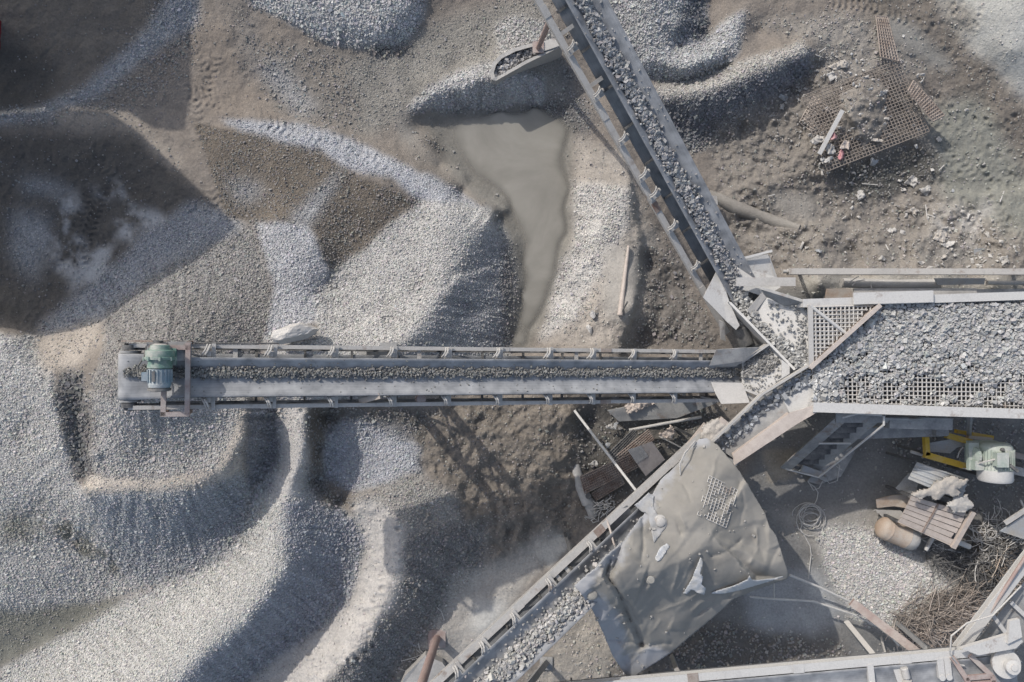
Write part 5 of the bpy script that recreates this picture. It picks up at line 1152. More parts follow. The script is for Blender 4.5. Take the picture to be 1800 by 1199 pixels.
kx = CX + co2[:, 0] * FPX / (CAMZ - co2[:, 2]); ky = CY - co2[:, 1] * FPX / (CAMZ - co2[:, 2])
ed, _, _ = segdist(kx, ky, [(1228,772),(1180,826),(1150,862),(1132,904),(1098,948),(1046,1000),(1009,1030),(1052,1095),(1078,1155),(1105,1193),(1152,1166)])
at = me.attributes.new('grain', 'FLOAT', 'POINT'); at.data.foreach_set('value', np.clip((ed - 14) / 26 + 1.5 * fbm(kx / 50, ky / 50, 5), 0, 1).astype(np.float32))
def lifted(poly, pts, thick=.015, name='torn_flap', mat='cloth', step=2.5):
    zf = rbf2(pts); return sheet(poly, lambda x, y: tz(x, y) + zf(x, y) + .02 * fbm(x / 6, y / 6, 2), step, name, M[mat], thick, tarp)
lifted([(1232,978),(1236,990),(1231,1008),(1236,1014),(1233,1028),(1241,1034),(1238,1046),(1225,1042),(1216,1036),(1208,1044),(1201,1043),(1216,1018)], [(1232,978,.05),(1201,1043,.05),(1238,1044,.25),(1234,1010,.3),(1216,1018,.08)])
lifted([(1244,1044),(1290,1030),(1312,1020),(1318,1012),(1322,1020),(1350,1018),(1386,1012),(1340,1026),(1300,1038),(1270,1044)], [(1244,1044,.05),(1318,1014,.3),(1386,1012,.1),(1300,1038,.12)])
lifted([(1115,888),(1140,866),(1150,872),(1148,890),(1156,905),(1172,912),(1172,925),(1150,955),(1144,930),(1138,902),(1128,900)], [(1115,888,.05),(1150,955,.025),(1172,912,.02),(1148,890,.03)], name='pale_patch', mat='clean')
lifted([(1152,980),(1160,962),(1172,955),(1178,960),(1170,972),(1162,985),(1153,988)], [(1152,980,.02),(1178,960,.02),(1162,985,.02)], name='pale_patch', mat='cloth')
for kx, ky, rr in ((1160, 916, .13), (1143, 1017, .10), (1041, 1043, .12)):
    z = float(tz(np.array([kx]), np.array([ky]))[0]); MB().lathe(P(kx, ky, z - .05), (0, 0, 1), [(0, rr * 1.5), (.05, rr * 1.45), (.07, rr * 1.1), (.12, rr * 1.05), (.135, rr * .9), (.14, .02)], 20).build('weight_cap', M['pale' if ky < 950 else 'tarp'], tarp, True)
_r = np.random.default_rng(9); _x = _r.uniform(1040, 1380, 420); _y = _r.uniform(780, 1180, 420); _k = inpoly(_x, _y, TP) & (_r.random(420) < np.clip(.35 + .9 * fbm(_x / 40, _y / 40, 3), 0, 1)); _x, _y = _x[_k], _y[_k]
_v, _f, _c = stones(Pn(_x, _y, tz(_x, _y) + .015), .022 * _r.lognormal(0, .5, len(_x)).clip(.5, 2.5), np.tile([.34, .33, .31], (len(_x), 1)), 61); tag(fast_mesh('pebbles', _v, _f, M['stone'], False, _c), 'few pebbles lying scattered on the tarpaulin', 'gravel', kind='stuff')
for x, y in ((1345, 900), (1380, 1008), (1225, 1108), (1110, 1180), (1240, 780), (1020, 1035)):
    q = P(x, y, float(tz(np.array([x]), np.array([y]))[0]) - .12); leg(tarp, q, Vector((q.x * .985, q.y * .985, 0)), .05, 'dark', 'post')
keep = lambda x, y: not ((x < 1243 and y < 868) or (x < 1240 and y > 908) or (x > 1286 and y < 850)) and fbm(x / 9, y / 9, 2) > -.42
m = wires([(1226, 905, 0), (1276, 928, 0), (1297, 862, 0), (1247, 836, 0)], 9, 13, .015, zf=lambda x, y, z: float(tz(np.array([x]), np.array([y]))[0]), keep=keep, lift=.02, seg=24)
tag(m.build('wire_mesh_panel', M['pale']), 'pale wire mesh panel lying half buried on the tarpaulin', 'wire mesh', 'scrap screen panels')

def G(x, y, z): return P(x, y, z + .6)
# ------------------------------------------------------------------ ladder, motor, yellow frame and the scrap below the screen
st = thing('access_ladder', G(1405, 825, 0), 'steep grey ladder stair with white handrails below the screen', 'stair')
T0, B0 = P(1505, 738, 3.4), P(1406, 824, .85); hw = .5
for s_ in (-1, 1):
    o_ = Vector((hw * s_, 0, 0)); MB().beam(T0 + o_, B0 + o_, .34, .06).build('stringer', M['grey'], st)
for i in range(9):
    p = T0.lerp(B0, (i + .6) / 9.2); MB().box(p, (hw - .175, 0, 0), (0, .11, 0), (0, 0, .018)).build('tread', M['dark'], st)
MB().box(T0 + Vector((.1, .22, .05)), (.75, 0, 0), (0, .3, 0), (0, 0, .03)).build('landing', M['grey'], st)
for s_ in (1,):
    o_ = Vector((hw * s_ - .02, -.12, .35)); MB().path([T0 + o_ + Vector((0, .3, .3)), T0 + o_ + Vector((0, .05, .3)), B0 + o_ + Vector((0, -.1, 0))], .035, 8).build('handrail', M['white'], st, True)
MB().path([T0 + Vector((-hw, .1, .2)), T0 + Vector((-hw + .3, .25, .5)), T0 + Vector((hw, .2, .5))], .04, 8).build('handrail', M['white'], st, True)
MB().tube(B0 + Vector((hw - .02, -.22, .35)), B0 + Vector((-hw - .1, .05, .3)), .03, 8).build('foot_rail', M['white'], st, True)
MB().tube(T0.lerp(B0, .38) + Vector((-hw, -.1, .1)), T0.lerp(B0, .38) + Vector((hw, -.1, .1)), .03, 8).build('rail_stay', M['white'], st, True)
tag(MB().plate([G(1452, 812, .25), G(1497, 785, .3), G(1503, 795, .3), G(1478, 838, .25), G(1440, 852, .2), G(1418, 846, .2)], .06).build('steel_plate', M['grey']), 'dark grey plate lying on the ground beside the ladder', 'steel plate')
m = MB(); m.box(G(1425, 829, .45), (.32, -.12, 0), (.05, .11, 0), (0, 0, .1)); m.lathe(G(1441, 838, .35), (.9, -.42, 0), [(0, .03), (.02, .07), (.26, .07), (.28, .03)], 12)
tag(m.build('junction_box', M['bluepl']), 'blue grey junction box at the foot of the ladder', 'junction box')

mt = thing('electric_motor', G(1750, 805, 0), 'big pale green electric motor with cooling fins beside the ochre frame', 'motor')
ZM = 2.35; axd = Vector((0, -1, 0)); c0 = G(1749, 777, ZM)
MB().lathe(c0, axd, [(0, .2), (.02, .36), (.1, .44), (.14, .46), (.82, .46), (.84, .47)], 36).build('housing', M['sage'], mt, True)
MB().lathe(c0 + axd * .84, axd, [(0, .475), (.3, .475), (.36, .44), (.385, .36), (.39, .05)], 36).build('fan_cover', M['white'], mt, True)
m = MB()
for i in range(34):
    th = i * 2 * math.pi / 34
    rd = Vector((math.cos(th), 0, math.sin(th)))
    if -.9 < th - math.pi * .5 < .25 or True: m.box(c0 + axd * .5 + rd * .475, rd * .03, axd * .3, rd.cross(axd) * .008)
m.build('cooling_fins', M['sage'], mt)
tb = MB(); tb.box(c0 + axd * .45 + Vector((-.2, 0, .5)), (.16, 0, 0), (0, .2, 0), (0, 0, .1)); tb.box(c0 + axd * .45 + Vector((-.2, 0, .615)), (.18, 0, 0), (0, .22, 0), (0, 0, .015)); tb.build('terminal_box', M['sage'], mt)
m = MB(); m.lathe(c0 + axd * .16 + Vector((-.12, 0, .45)), (0, 0, 1), [(0, .05), (.06, .06), (.1, .03)], 12); m.box(c0 + axd * .72 + Vector((.22, 0, .49)), (.12, -.1, 0), (.03, .03, 0), (0, 0, .03)); m.build('lifting_eye', M['dark'], mt)
m = MB(); m.box(c0 + axd * .45 + Vector((-.62, 0, -.1)), (.16, 0, 0), (0, .42, 0), (0, 0, .06)); m.box(c0 + axd * .7 + Vector((-.58, 0, .05)), (.14, 0, 0), (0, .14, 0), (0, 0, .12)); m.lathe(c0 + axd * .42 + Vector((-.52, 0, 0)), (-1, 0, 0), [(0, .2), (.05, .26), (.12, .26), (.16, .12)], 16); m.box(c0 + axd * .45 + Vector((0, 0, -.62)), (.45, 0, 0), (0, .4, 0), (0, 0, .12)); m.build('mounting_bracket', M['sage'], mt)
MB().path([c0 + axd * .45 + Vector((-.36, 0, .5)), c0 + axd * .5 + Vector((-.5, 0, .45)), c0 + axd * .62 + Vector((-.62, 0, .2)), c0 + axd * .9 + Vector((-.6, 0, -.2)), c0 + axd * .95 + Vector((-.5, 0, -.9))], .025, 6).build('power_cable', M['cable'], mt, True)
for x, y in ((1725, 790), (1772, 790), (1725, 835), (1772, 835)): leg(mt, G(x, y, ZM - .7), Vector((G(x, y, ZM - .7).x, G(x, y, ZM - .7).y, 0)), .05, 'dark')

yf = thing('motor_frame', G(1665, 795, 0), 'ochre painted steel frame with a grey plate inside, left of the green motor', 'frame')
z = 1.6
def bar(a, b, w_=.14, zz=0): return MB().beam(G(a[0], a[1], z + zz), G(b[0], b[1], z + zz), w_, .16)
bar((1627, 768), (1629, 800)).build('frame_bar', M['yellow'], yf); bar((1625, 799), (1706, 822), .2).build('frame_bar', M['yellow'], yf); bar((1705, 776), (1703, 822), .18).build('frame_bar', M['yellow'], yf); bar((1663, 765), (1706, 777), .18).build('frame_bar', M['yellow'], yf)
bar((1680, 758), (1744, 769), .12, -.3).build('frame_bar', M['yellow'], yf); bar((1700, 768), (1742, 772), .1, -.1).build('frame_bar', M['orange'], yf)
MB().plate([G(1632, 779, z - .1), G(1672, 772, z - .05), G(1703, 783, z - .1), G(1682, 787, z - .1), G(1670, 797, z - .15), G(1634, 794, z - .1)], .02).build('inner_plate', M['bluepl'], yf)
MB().path([G(1683, 805, z), G(1686, 795, z + .1), G(1693, 786, z + .1)], .02, 6).build('hose', M['pale'], yf)
for x, y in ((1628, 797), (1704, 820), (1666, 767)): leg(yf, G(x, y, z - .08), Vector((G(x, y, z).x, G(x, y, z).y, 0)), .05, 'dark')

tag(MB().path([G(1601, 794, 1.25), G(1650, 808, 1.28), G(1705, 825, 1.25)], .05, 10).build('steel_pipe', M['white'], None, True), 'pale pipe lying along the lower side of the ochre frame', 'pipe')
# slatted floor panel and what lies on it
sp_ = thing('slatted_panel', G(1645, 905, 0), 'tilted pale timber slat panel with a broken right edge above the orange tank', 'slatted panel')
U0, U1, V0, V1 = G(1603, 872, 1.5), G(1706, 902, 1.6), G(1580, 917, 1.2), G(1672, 958, 1.3)
for i in range(6):
    a0_, a1_ = (i + .06) / 6, (i + .92) / 6
    e = random.uniform(.93, 1.0)
    q = [U0.lerp(V0, a0_), U0.lerp(V0, a0_).lerp(U1.lerp(V1, a0_), e), U0.lerp(V0, a1_).lerp(U1.lerp(V1, a1_), e), U0.lerp(V0, a1_)]
    MB().plate([p + Vector((0, 0, random.uniform(-.012, .012))) for p in q], .035).build('slat', M['wood'], sp_)
MB().beam(U1 + Vector((.06, .05, .03)), V1 + Vector((.03, -.08, .03)), .14, .12).build('end_beam', M['wood'], sp_)
MB().beam(U0.lerp(U1, .45) + Vector((0, 0, .02)), V0.lerp(V1, .45) + Vector((0, 0, .02)), .05, .03).build('batten', M['rust'], sp_)
MB().beam(V0 + Vector((0, 0, -.08)), V1 + Vector((0, 0, -.08)), .06, .12).build('edge_rail', M['wood'], sp_)
for q in (U0, U1, V0, V1): leg(sp_, q - Vector((0, 0, .05)), Vector((q.x, q.y, .0)), .05, 'dark')
rf = thing('corrugated_sheet', G(1650, 840, 0), 'grey ribbed roof sheets lying in shade above the timber slat panel', 'roof sheet')
a_, b_, c_, d_ = G(1612, 812, 1.75), G(1702, 842, 1.8), G(1690, 880, 1.75), G(1596, 842, 1.65)
m = MB(); K = 41; rows = []
for i in range(2):
    for j in range(K):
        t = j / (K - 1); p = a_.lerp(b_, i).lerp(d_.lerp(c_, i), t); rows.append(p + Vector((0, 0, .05 * max(0, math.sin(t * math.pi * 8)) ** 3)))
m.add(rows, [(j, j + 1, K + j + 1, K + j) for j in range(K - 1)]); o = m.build('ribbed_sheet', M['bluepl'], rf, True); o.modifiers.new('t', 'SOLIDIFY').thickness = .02
m = MB(); m.plate([G(1598, 832, .95), G(1616, 842, .95), G(1606, 880, .9), G(1574, 858, .85)], .02); m.build('flat_sheet', M['grey'], rf)
leg(rf, a_ - Vector((0, 0, .05)), Vector((a_.x, a_.y, 0)), .04, 'dark', 'post'); leg(rf, c_ - Vector((0, 0, .05)), Vector((c_.x, c_.y, 0)), .04, 'dark', 'post')
def lump(poly, zf, name, mat, label, cat, h=.12, step=1.6, rough=.1, group=None, sc=5):
    xs = np.array(poly, float); cx_, cy_ = xs.mean(0)
    def z(x, y):
        d, a, s_ = segdist(x, y, poly + poly[:1]); return zf(x, y) + h * (1 - np.exp(-d / 4)) + rough * fbm(x / sc, y / sc, 4, .65)
    o = sheet(poly, z, step, name, M[mat], .06, None, 2.0); return tag(o, label, cat, group)
flat = lambda zz: (lambda x, y: zz + 0 * np.asarray(x, float))
lump([(1604,868),(1618,862),(1636,858),(1650,846),(1668,838),(1680,837),(1690,843),(1703,842),(1697,853),(1682,860),(1690,868),(1676,874),(1664,868),(1650,878),(1634,872),(1616,876)], flat(2.5), 'torn_insulation', 'foam', 'torn pale foam insulation heaped on the ribbed sheets', 'insulation', .05, rough=.07, sc=14)
lump([(1664,888),(1680,875),(1698,870),(1712,890),(1700,898),(1678,900)], flat(2.35), 'torn_insulation', 'concrete', 'grey torn insulation beside the broken edge of the slat panel', 'insulation', .06, rough=.06, sc=10)
tag(MB().plate([G(1540, 878, .5), G(1568, 871, .55), G(1605, 868, .6), G(1604, 895, .6), G(1572, 890, .5), G(1542, 893, .45)], .04).build('plywood_sheet', M['orange']), 'tan plywood sheet in sun left of the slat panel', 'plywood sheet')
tag(MB().plate([G(1538, 896, .35), G(1584, 898, .45), G(1600, 914, .45), G(1575, 914, .4), G(1556, 914, .35)], .04).build('plywood_sheet', M['concrete']), 'greenish grey sheet between the orange tank and the slat panel', 'sheet')
tk = thing('steel_tank', G(1578, 940, 0), 'orange tan cylinder tank lying on its side with a dusty grey end', 'tank')
ta, tb_ = G(1549, 926, .62), G(1590, 943, .62); ax3 = (tb_ - ta).normalized(); lt = (tb_ - ta).length
MB().lathe(ta - ax3 * .1, ax3, [(0, .08), (.03, .25), (.12, .35), (.22, .375), (.3, .377), (.31, .385), (.34, .385), (.35, .375), (lt + .1, .375), (lt + .12, .385), (lt + .14, .375)], 30).build('shell', M['orange'], tk, True)
MB().lathe(tb_ + ax3 * .02, ax3, [(0, .377), (.12, .38), (.3, .35), (.4, .24), (.42, .06)], 30).build('end_cap', M['concrete'], tk, True)
m = MB()
for f_ in (.2, .8): m.box(ta.lerp(tb_, f_) - Vector((0, 0, .5)), ax3 * .06, ax3.cross(Vector((0, 0, 1))) * .4, (0, 0, .12))
m.build('cradle', M['dark'], tk)
for a, b, r_, lab in (((1640, 944), (1627, 967), .07, 'short white pipe end pointing down below the slat panel'), ((1679, 951), (1704, 961), .09, 'white pipe end sticking out right of the slat panel')):
    A_, B_ = G(*a, .55), G(*b, .5); d = B_ - A_; m = MB().lathe(A_, d, [(0, r_), (d.length, r_), (d.length, r_ * .7), (d.length - .15, r_ * .7)], 16); tag(m.build('plastic_pipe', M['white'], None, True), lab, 'pipe')
cp = thing('cover_plate', G(1780, 930, 0), 'grey steel plate with a pale edge bar at the right edge', 'steel plate')
MB().plate([G(1758, 934, 1.6), G(1800, 905, 1.7), G(1860, 870, 1.8), G(1880, 960, 1.6), G(1800, 948, 1.6)], .03).build('plate', M['bluepl'], cp); MB().beam(G(1766, 920, 1.7), G(1812, 890, 1.8), .14, .06).build('edge_bar', M['pale'], cp)
leg(cp, G(1790, 940, 1.55), G(1775, 925, 0), .05, 'dark'); leg(cp, G(1850, 900, 1.7), G(1810, 880, 0), .05, 'dark')
def rod(pts, r, mat, label, cat='rod', name='steel_rod', n=8, group=None, low=False): return tag(MB().path([(G if low else P)(*p) for p in pts], r, n).build(name, M[mat], None, True), label, cat, group)
rod([(1776, 838, .3), (1788, 868, .5), (1806, 905, .8)], .04, 'white', 'thin white rod leaning below the green motor')
m = MB().beam(G(1772, 797, .3), G(1812, 806, .3), .2, .15); tag(m.build('timber_beam', M['rust']), 'brown timber right of the green motor', 'timber beam'); 
m = MB().beam(G(1772, 824, .25), G(1812, 833, .25), .28, .15); tag(m.build('timber_beam', M['concrete']), 'greyish timber lying below the brown timber, right of the green motor', 'timber beam')
# coil of cable
random.seed(12); m = MB()
for i in range(11):
    r_ = random.uniform(.26, .52); ox, oy = random.uniform(-.14, .14), random.uniform(-.14, .14); zz = .06 + i * .022; c = G(1425, 908, zz); e = random.uniform(.75, 1.1); ph = random.uniform(0, 6)
    m.path([c + Vector((ox + r_ * math.cos(t * .393 + ph), oy + r_ * e * math.sin(t * .393 + ph), .04 * math.sin(t + i))) for t in range(15)], .012, 5)
m.path([G(x, y, .08) for x, y in ((1412, 915), (1407, 930), (1416, 945), (1424, 960), (1426, 975), (1423, 1000), (1421, 1018))], .018, 5)
m.path([G(x, y, .08) for x, y in ((1430, 890), (1436, 878), (1438, 866), (1432, 856), (1420, 848))], .018, 5)
tag(m.build('cable_coil', M['cable'], None, True), 'tangled coil of pale cable on the dusty ground below the ladder', 'cable coil')
m = MB()
for q in ([(1448, 838), (1458, 850), (1472, 845), (1476, 820), (1468, 806)], [(1420, 845), (1430, 862), (1440, 858), (1446, 846)], [(1470, 820), (1480, 826)]): m.path([G(x, y, .34) for x, y in q], .014, 5)
tag(m.build('cable', M['cable'], None, True), 'loose dark cable looped over the grey plate by the ladder', 'cable')

# ------------------------------------------------------------------ rods, beams and wire scrap in the lower right
rod([(1388, 1011, 1.6), (1440, 1032, 1.5), (1500, 1060, 1.4)], .04, 'white', 'white pipe from the tarpaulin corner to the brown beam', 'pipe', 'steel_pipe')
rod([(1318, 1049, 1.6), (1345, 1052, 1.6), (1430, 1057, 1.5), (1500, 1080, 1.5), (1556, 1108, 1.5), (1580, 1135, 1.6)], .035, 'white', 'long bent white pipe from under the tarpaulin past the brown beam', 'pipe', 'steel_pipe')
rod([(1361, 1026, 2.2), (1361, 1050, 1.65)], .02, 'white', 'short upright white rod below the tarpaulin edge')
tag(MB().beam(G(1497, 1058, 1.35), G(1612, 1146, 1.9), .26, .16).build('steel_beam', M['pink']), 'faded brown beam slanting down to the bottom conveyor', 'steel beam')
tag(MB().beam(G(1487, 1092, .4), G(1536, 1152, 1.4), .16, .1).build('steel_beam', M['pale']), 'pale dusty angle bar left of the brown beam', 'steel beam')
rod([(1546, 1105, .5), (1550, 1125, .9), (1557, 1150, 1.4)], .035, 'pale', 'pale pipe standing right of the angle bar, under the brown beam', 'pipe', 'steel_pipe')
rod([(1566, 1112, .4), (1571, 1130, .6), (1572, 1150, 1.0)], .025, 'cable', 'thin bent rod just right of the pale standing pipe')
rod([(1795, 1030, 4.0), (1745, 1082, 4.2), (1700, 1095, 4.4), (1672, 1118, 4.4), (1670, 1150, 4.3), (1684, 1168, 4.1), (1695, 1170, 4.1)], .022, 'cable', 'pale hose arching from the slanting frame to the bottom conveyor', 'hose', 'hose')
def tangle(poly, cnt, mat, seed, label, lens=(.3, .95), r=.009, hmax=.3, bend=.25, zb=None):
    rr = random.Random(seed); m = MB(); xs = [p[0] for p in poly]; ys = [p[1] for p in poly]; k = 0
    while k < cnt:
        x, y = rr.uniform(min(xs), max(xs)), rr.uniform(min(ys), max(ys))
        if not inpoly(np.array([x]), np.array([y]), poly)[0]: continue
        z_ = zat(x, y) + rr.uniform(.02, hmax); p = P(x, y, z_); th = rr.gauss(-.35, .9); l_ = rr.uniform(*lens); d = Vector((math.cos(th), math.sin(th), rr.gauss(0, .14))); cv = rr.gauss(0, bend); pts = [p]
        for i in range(5):
            d = (d + Vector((-d.y, d.x, 0)) * cv * .4 + Vector((0, 0, rr.gauss(0, .05)))).normalized(); pts.append(pts[-1] + d * l_ / 5)
        for q in pts: q.z = max(q.z, .63)
        m.path(pts, r * rr.uniform(.7, 1.5), 4, False); k += 1
    return tag(m.build('wire_scrap', M[mat]), label, 'wire scrap', kind='stuff')
tangle([(1570,1100),(1640,1080),(1700,1040),(1745,1055),(1700,1110),(1680,1138),(1600,1150)], 270, 'rebar', 1, 'heap of rusty wire scrap against the bottom conveyor')
tangle([(1560,1100),(1640,1070),(1700,1045),(1720,1075),(1640,1120),(1590,1150)], 150, 'wood', 11, 'pale bleached wire ends lying over the rusty heap')
tangle([(1560,1075),(1640,1040),(1690,1020),(1710,1045),(1640,1085),(1580,1105)], 260, 'mesh', 2,'grey wire scrap on the edge of the pebble spread', r=.010)
tangle([(1620,965),(1700,960),(1770,940),(1790,1010),(1730,1050),(1680,1010),(1630,990)], 420, 'dark', 3, 'dark wire tangle in the shade right of the orange tank', r=.010)
tangle([(1690,920),(1760,900),(1790,960),(1720,990)], 110, 'cable', 4, 'sparse pale loops of wire below the corner plate', bend=.9, r=.012)
tangle([(1745,985),(1790,960),(1800,1020),(1770,1045)], 170, 'orange', 5, 'orange rusty wire scrap beside the slanting frame', lens=(.3, .7))
tangle([(1615,940),(1680,955),(1670,985),(1620,975)], 25, 'cable', 6, 'few curled pale wires hanging under the slat panel', bend=.8)
rng = random.Random(3)

# ------------------------------------------------------------------ beams and pipes behind the screen
def fbeam(a, b, z, w_, h, mat, label, name='steel_beam', cat='steel beam'): return tag(MB().beam(P(a[0], a[1], z), P(b[0], b[1], z), w_, h).build(name, M[mat]), label, cat)
b1 = thing('steel_beam', P(1580, 478, 2.0), 'long pale steel beam, uppermost of the beams behind the screen', 'steel beam')
m = MB(); m.channel(P(1385, 477.5, 2.35), P(1920, 478, 2.35), .19, .2, .03); m.build('beam', M['pale'], b1); MB().tube(P(1376, 477, 2.3), P(1386, 477.5, 2.3), .06, 10).build('end_pin', M['pale'], b1)
MB().beam(P(1400, 477.5, 2.2), P(1404, 478, 1.0), .1, .1).build('post', M['grey'], b1); MB().beam(P(1780, 477.5, 2.2), P(1780, 478, 1.2), .1, .1).build('post', M['grey'], b1)
fbeam((1294, 495.5), (1398, 495.5), 3.55, .26, .05, 'pale', 'wide pale plank reaching over the climbing conveyor tail', 'timber_plank', 'plank')
rod([(1480, 497, 1.75), (1560, 500, 1.76), (1648, 499, 1.72)], .16, 'concrete', 'mud covered pipe between the beams behind the screen', 'pipe', 'steel_pipe', 14)
tag(MB().plate([P(1642, 489, 2.0), P(1732, 489, 2.0), P(1730, 500, 1.95), P(1648, 501, 1.95)], .03).build('steel_plate', M['bluepl']), 'bluish grey channel plate behind the screen', 'steel plate')
fbeam((1500, 514, ), (1716, 514), 1.95, .26, .06, 'concrete', 'dusty plank running along the back of the screen', 'timber_plank', 'plank')
fbeam((1716, 514), (1900, 512), 1.9, .2, .06, 'grey', 'dark grey plank behind the right end of the screen', 'timber_plank', 'plank')
tag(MB().plate([P(1453, 508, 2.1), P(1495, 507, 2.12), P(1506, 524, 2.05), P(1450, 526, 2.0)], .03).build('plywood_sheet', M['orange']), 'pale orange sheet leaning on the back wall of the screen', 'sheet')
rod([(1735, 497, 1.95), (1830, 497, 1.95)], .07, 'concrete', 'thin muddy pipe right of the bluish plate behind the screen', 'pipe', 'steel_pipe')
m = MB()
for q in ([(1490, 498), (1502, 490), (1510, 485)], [(1498, 502), (1506, 494), (1520, 492)], [(1488, 506), (1492, 520)], [(1530, 496), (1532, 506)]): m.path([P(x, y, 2.05) for x, y in q], .018, 5)
tag(m.build('twigs', M['cable']), 'few pale twigs caught on the muddy pipe', 'twigs', kind='stuff')
cb = thing('concrete_kerb', P(1320, 370, 0), 'half buried dusty concrete kerb right of the climbing conveyor', 'kerb')
m = MB()
pts = [(1244, 345), (1262, 350), (1290, 364), (1330, 378), (1365, 392), (1405, 402)]
m.path([P(x, y, zat(x, y) - .12 + .05 * (i % 2)) for i, (x, y) in enumerate(pts)], .24,10, True, [1, .95, 1.1, .9, 1, .6]); m.build('kerb', M['mud'], cb, True); MB().plate([P(1240, 342, .6), P(1260, 345, .62), P(1262, 360, .55), P(1246, 362, .5)], .1).build('block', M['pale'], cb)

# ------------------------------------------------------------------ scrap mesh mound and plastic waste
pz = lambda x, y, z: z
m = wires([(1455, 301, .76), (1634, 231, .8), (1580, 106, 1.04), (1402, 172, .93)], 31, 24, .017, keep=lambda x, y: (x - 1402) * .9 + (301 - y) * .15 > 26 + 14 * fbm(x / 20, y / 20, 2) or y > 200, seg=30, zf=lambda x, y, z: z + .06 * float(fbm(x / 45, y / 45, 2)))
tag(m.build('wire_mesh_panel', M['mesh']), 'large rusty screen mesh lying over the dirt mound', 'wire mesh', 'scrap screen panels')
m = wires([(1596, 160, 1.3), (1640, 213, 1.15), (1660, 203, 1.15), (1606, 142, 1.25)], 14, 5, .03, seg=10)
m.plate([P(1600, 160, 1.26), P(1640, 211, 1.11), P(1658, 202, 1.11), P(1606, 146, 1.21)], .01)
tag(m.build('wire_mesh_panel', M['rebar']), 'narrow reddish mesh strip hanging off the right corner of the large mesh', 'wire mesh', 'scrap screen panels')
m = wires([(1548, 100, 1.1), (1580, 108, 1.1), (1560, 30, 1.0), (1540, 28, .98)], 6, 14, .024, seg=12); tag(m.build('wire_mesh_panel', M['rebar']), 'bent reddish mesh strip reaching up from the top of the large mesh', 'wire mesh', 'scrap screen panels')
m = wires([(1405, 215, .86), (1440, 240, .82), (1465, 195, .98), (1430, 170, .98)], 8, 10, .016, seg=10, zf=lambda x, y, z: zat(x, y) + .03); tag(m.build('wire_mesh_panel', M['wood']), 'pale mesh piece pressed into the dirt left of the large mesh', 'wire mesh', 'scrap screen panels')
tag(MB().beam(P(1440, 271, 1.0), P(1481, 194, 1.25), .14, .05).build('timber_plank', M['white']), 'white plank lying across the large rusty mesh', 'plank')
def scrap(x, y, w_, h, mat, label, seed, z=None, name='plastic_scrap', amp=.075,cat='plastic waste', group='plastic waste on the dirt'):
    rr = np.random.default_rng(seed); K = 11; n = int(rr.integers(7, 11)); ang = np.sort(rr.uniform(0, 2 * math.pi, n)); rad_ = rr.uniform(.45, 1.1, n)
    poly = [(x + w_ * r_ * math.cos(a), y + h * r_ * math.sin(a)) for a, r_ in zip(ang, rad_)]
    sx_ = float(rr.uniform(0, 200))
    zf = lambda X, Y: np.array([(zat(a, b) if z is None else z) for a, b in zip(np.ravel(X), np.ravel(Y))]) + .05 + amp * fbm(np.asarray(X) / 8 + sx_, np.asarray(Y) / 8, 3) + amp * .9 * (1 - np.abs(fbm(np.asarray(X) / 7 + sx_, np.asarray(Y) / 12 + sx_, 2)) * 4).clip(0, 1)
    o = sheet(poly, zf, 1.5, name, M[mat], .012, None, 1.2); return tag(o, label, cat, group)
SC = [(1437,247,16,15,'plastic','crumpled white film left of the white plank',.85),(1460,262,12,10,'plastic','white rag between the plank and the pink scraps',.9),(1485,258,13,12,'wood','pale beige cardboard right of the pink scraps',.88),(1463,240,8,9,'redpl','pink film just under the white plank',1.0),(1478,272,6,9,'redpl','small pink strip on the lower mesh',.84),(1462,283,15,7,'plastic','long white shred near the lower mesh corner',.86),(1446,280,6,6,'plastic','tiny white scrap at the lower left mesh corner',.8),
 (1475,115,22,9,'foam','cream shredded film on the dirt above the mesh',None),(1500,100,12,10,'bluepl','bluish crumpled sheet at the top of the cream film',None),(1462,136,10,12,'plastic','grey white shreds at the left end of the cream film',None),(1378,172,10,8,'bluepl','grey blue rag at the foot of the dark sided gravel ridge',None),(1376,188,9,6,'plastic','dirty white rag below the blue rag near the gravel ridge',None),(1553,163,10,8,'plastic','white bundle on top of the dirt mound',None),(1535,285,12,8,'bluepl','grey torn bag just below the lower edge of the mesh',None),
 (1540,247,12,4,'foam','thin cream shred on the lower right of the mesh',.88),(1650,245,7,6,'plastic','small white scrap right of the mesh corner',None),(1515,345,10,12,'plastic','white torn bag left in the dark wet pit',None),(1605,320,16,11,'plastic','twisted white sheet at the right end of the wet pit',None),(1625,335,15,11,'concrete','grey crumpled sheet right of the wet pit',None),(1600,370,20,10,'foam','long pale folded cloth below the wet pit',None),(1575,377,6,6,'foam','pale torn end left of the folded cloth',None),
 (1655,415,18,13,'foam','pale splayed cloth in the whitish patch',None),(1668,430,15,10,'plastic','white cloth folds right of the splayed cloth',None),(1660,448,6,10,'foam','pale strip hanging below the splayed cloth',None),(1568,405,10,5,'plastic','small white scrap left of the splayed cloth',None),(1620,462,8,6,'plastic','white scrap above the long pale beam',None),(1550,455,10,8,'plastic','torn white paper above the long pale beam',None),(1765,455,10,9,'concrete','grey lump of cloth at the right above the beam',None),(1440,442,10,5,'bluepl','pale bluish scrap above the left end of the beam',None),(1700,195,7,4,'plastic','white flake on the greenish dirt',None),(1675,335,5,5,'bluepl','dark blue scrap right of the twisted sheet',None)]
for i, (x, y, w_, h, mat, lab, z) in enumerate(SC): scrap(x, y, w_, h, mat, lab, 40 + i, z)
tag(MB().plate([P(1712, 438, .9), P(1735, 436, .95), P(1775, 450, .9), P(1770, 456, .88), P(1730, 452, .86), P(1714, 452, .86)], .03).build('steel_plate', M['bluepl']), 'grey blue plate half covered by dirt above the long beam', 'steel plate')
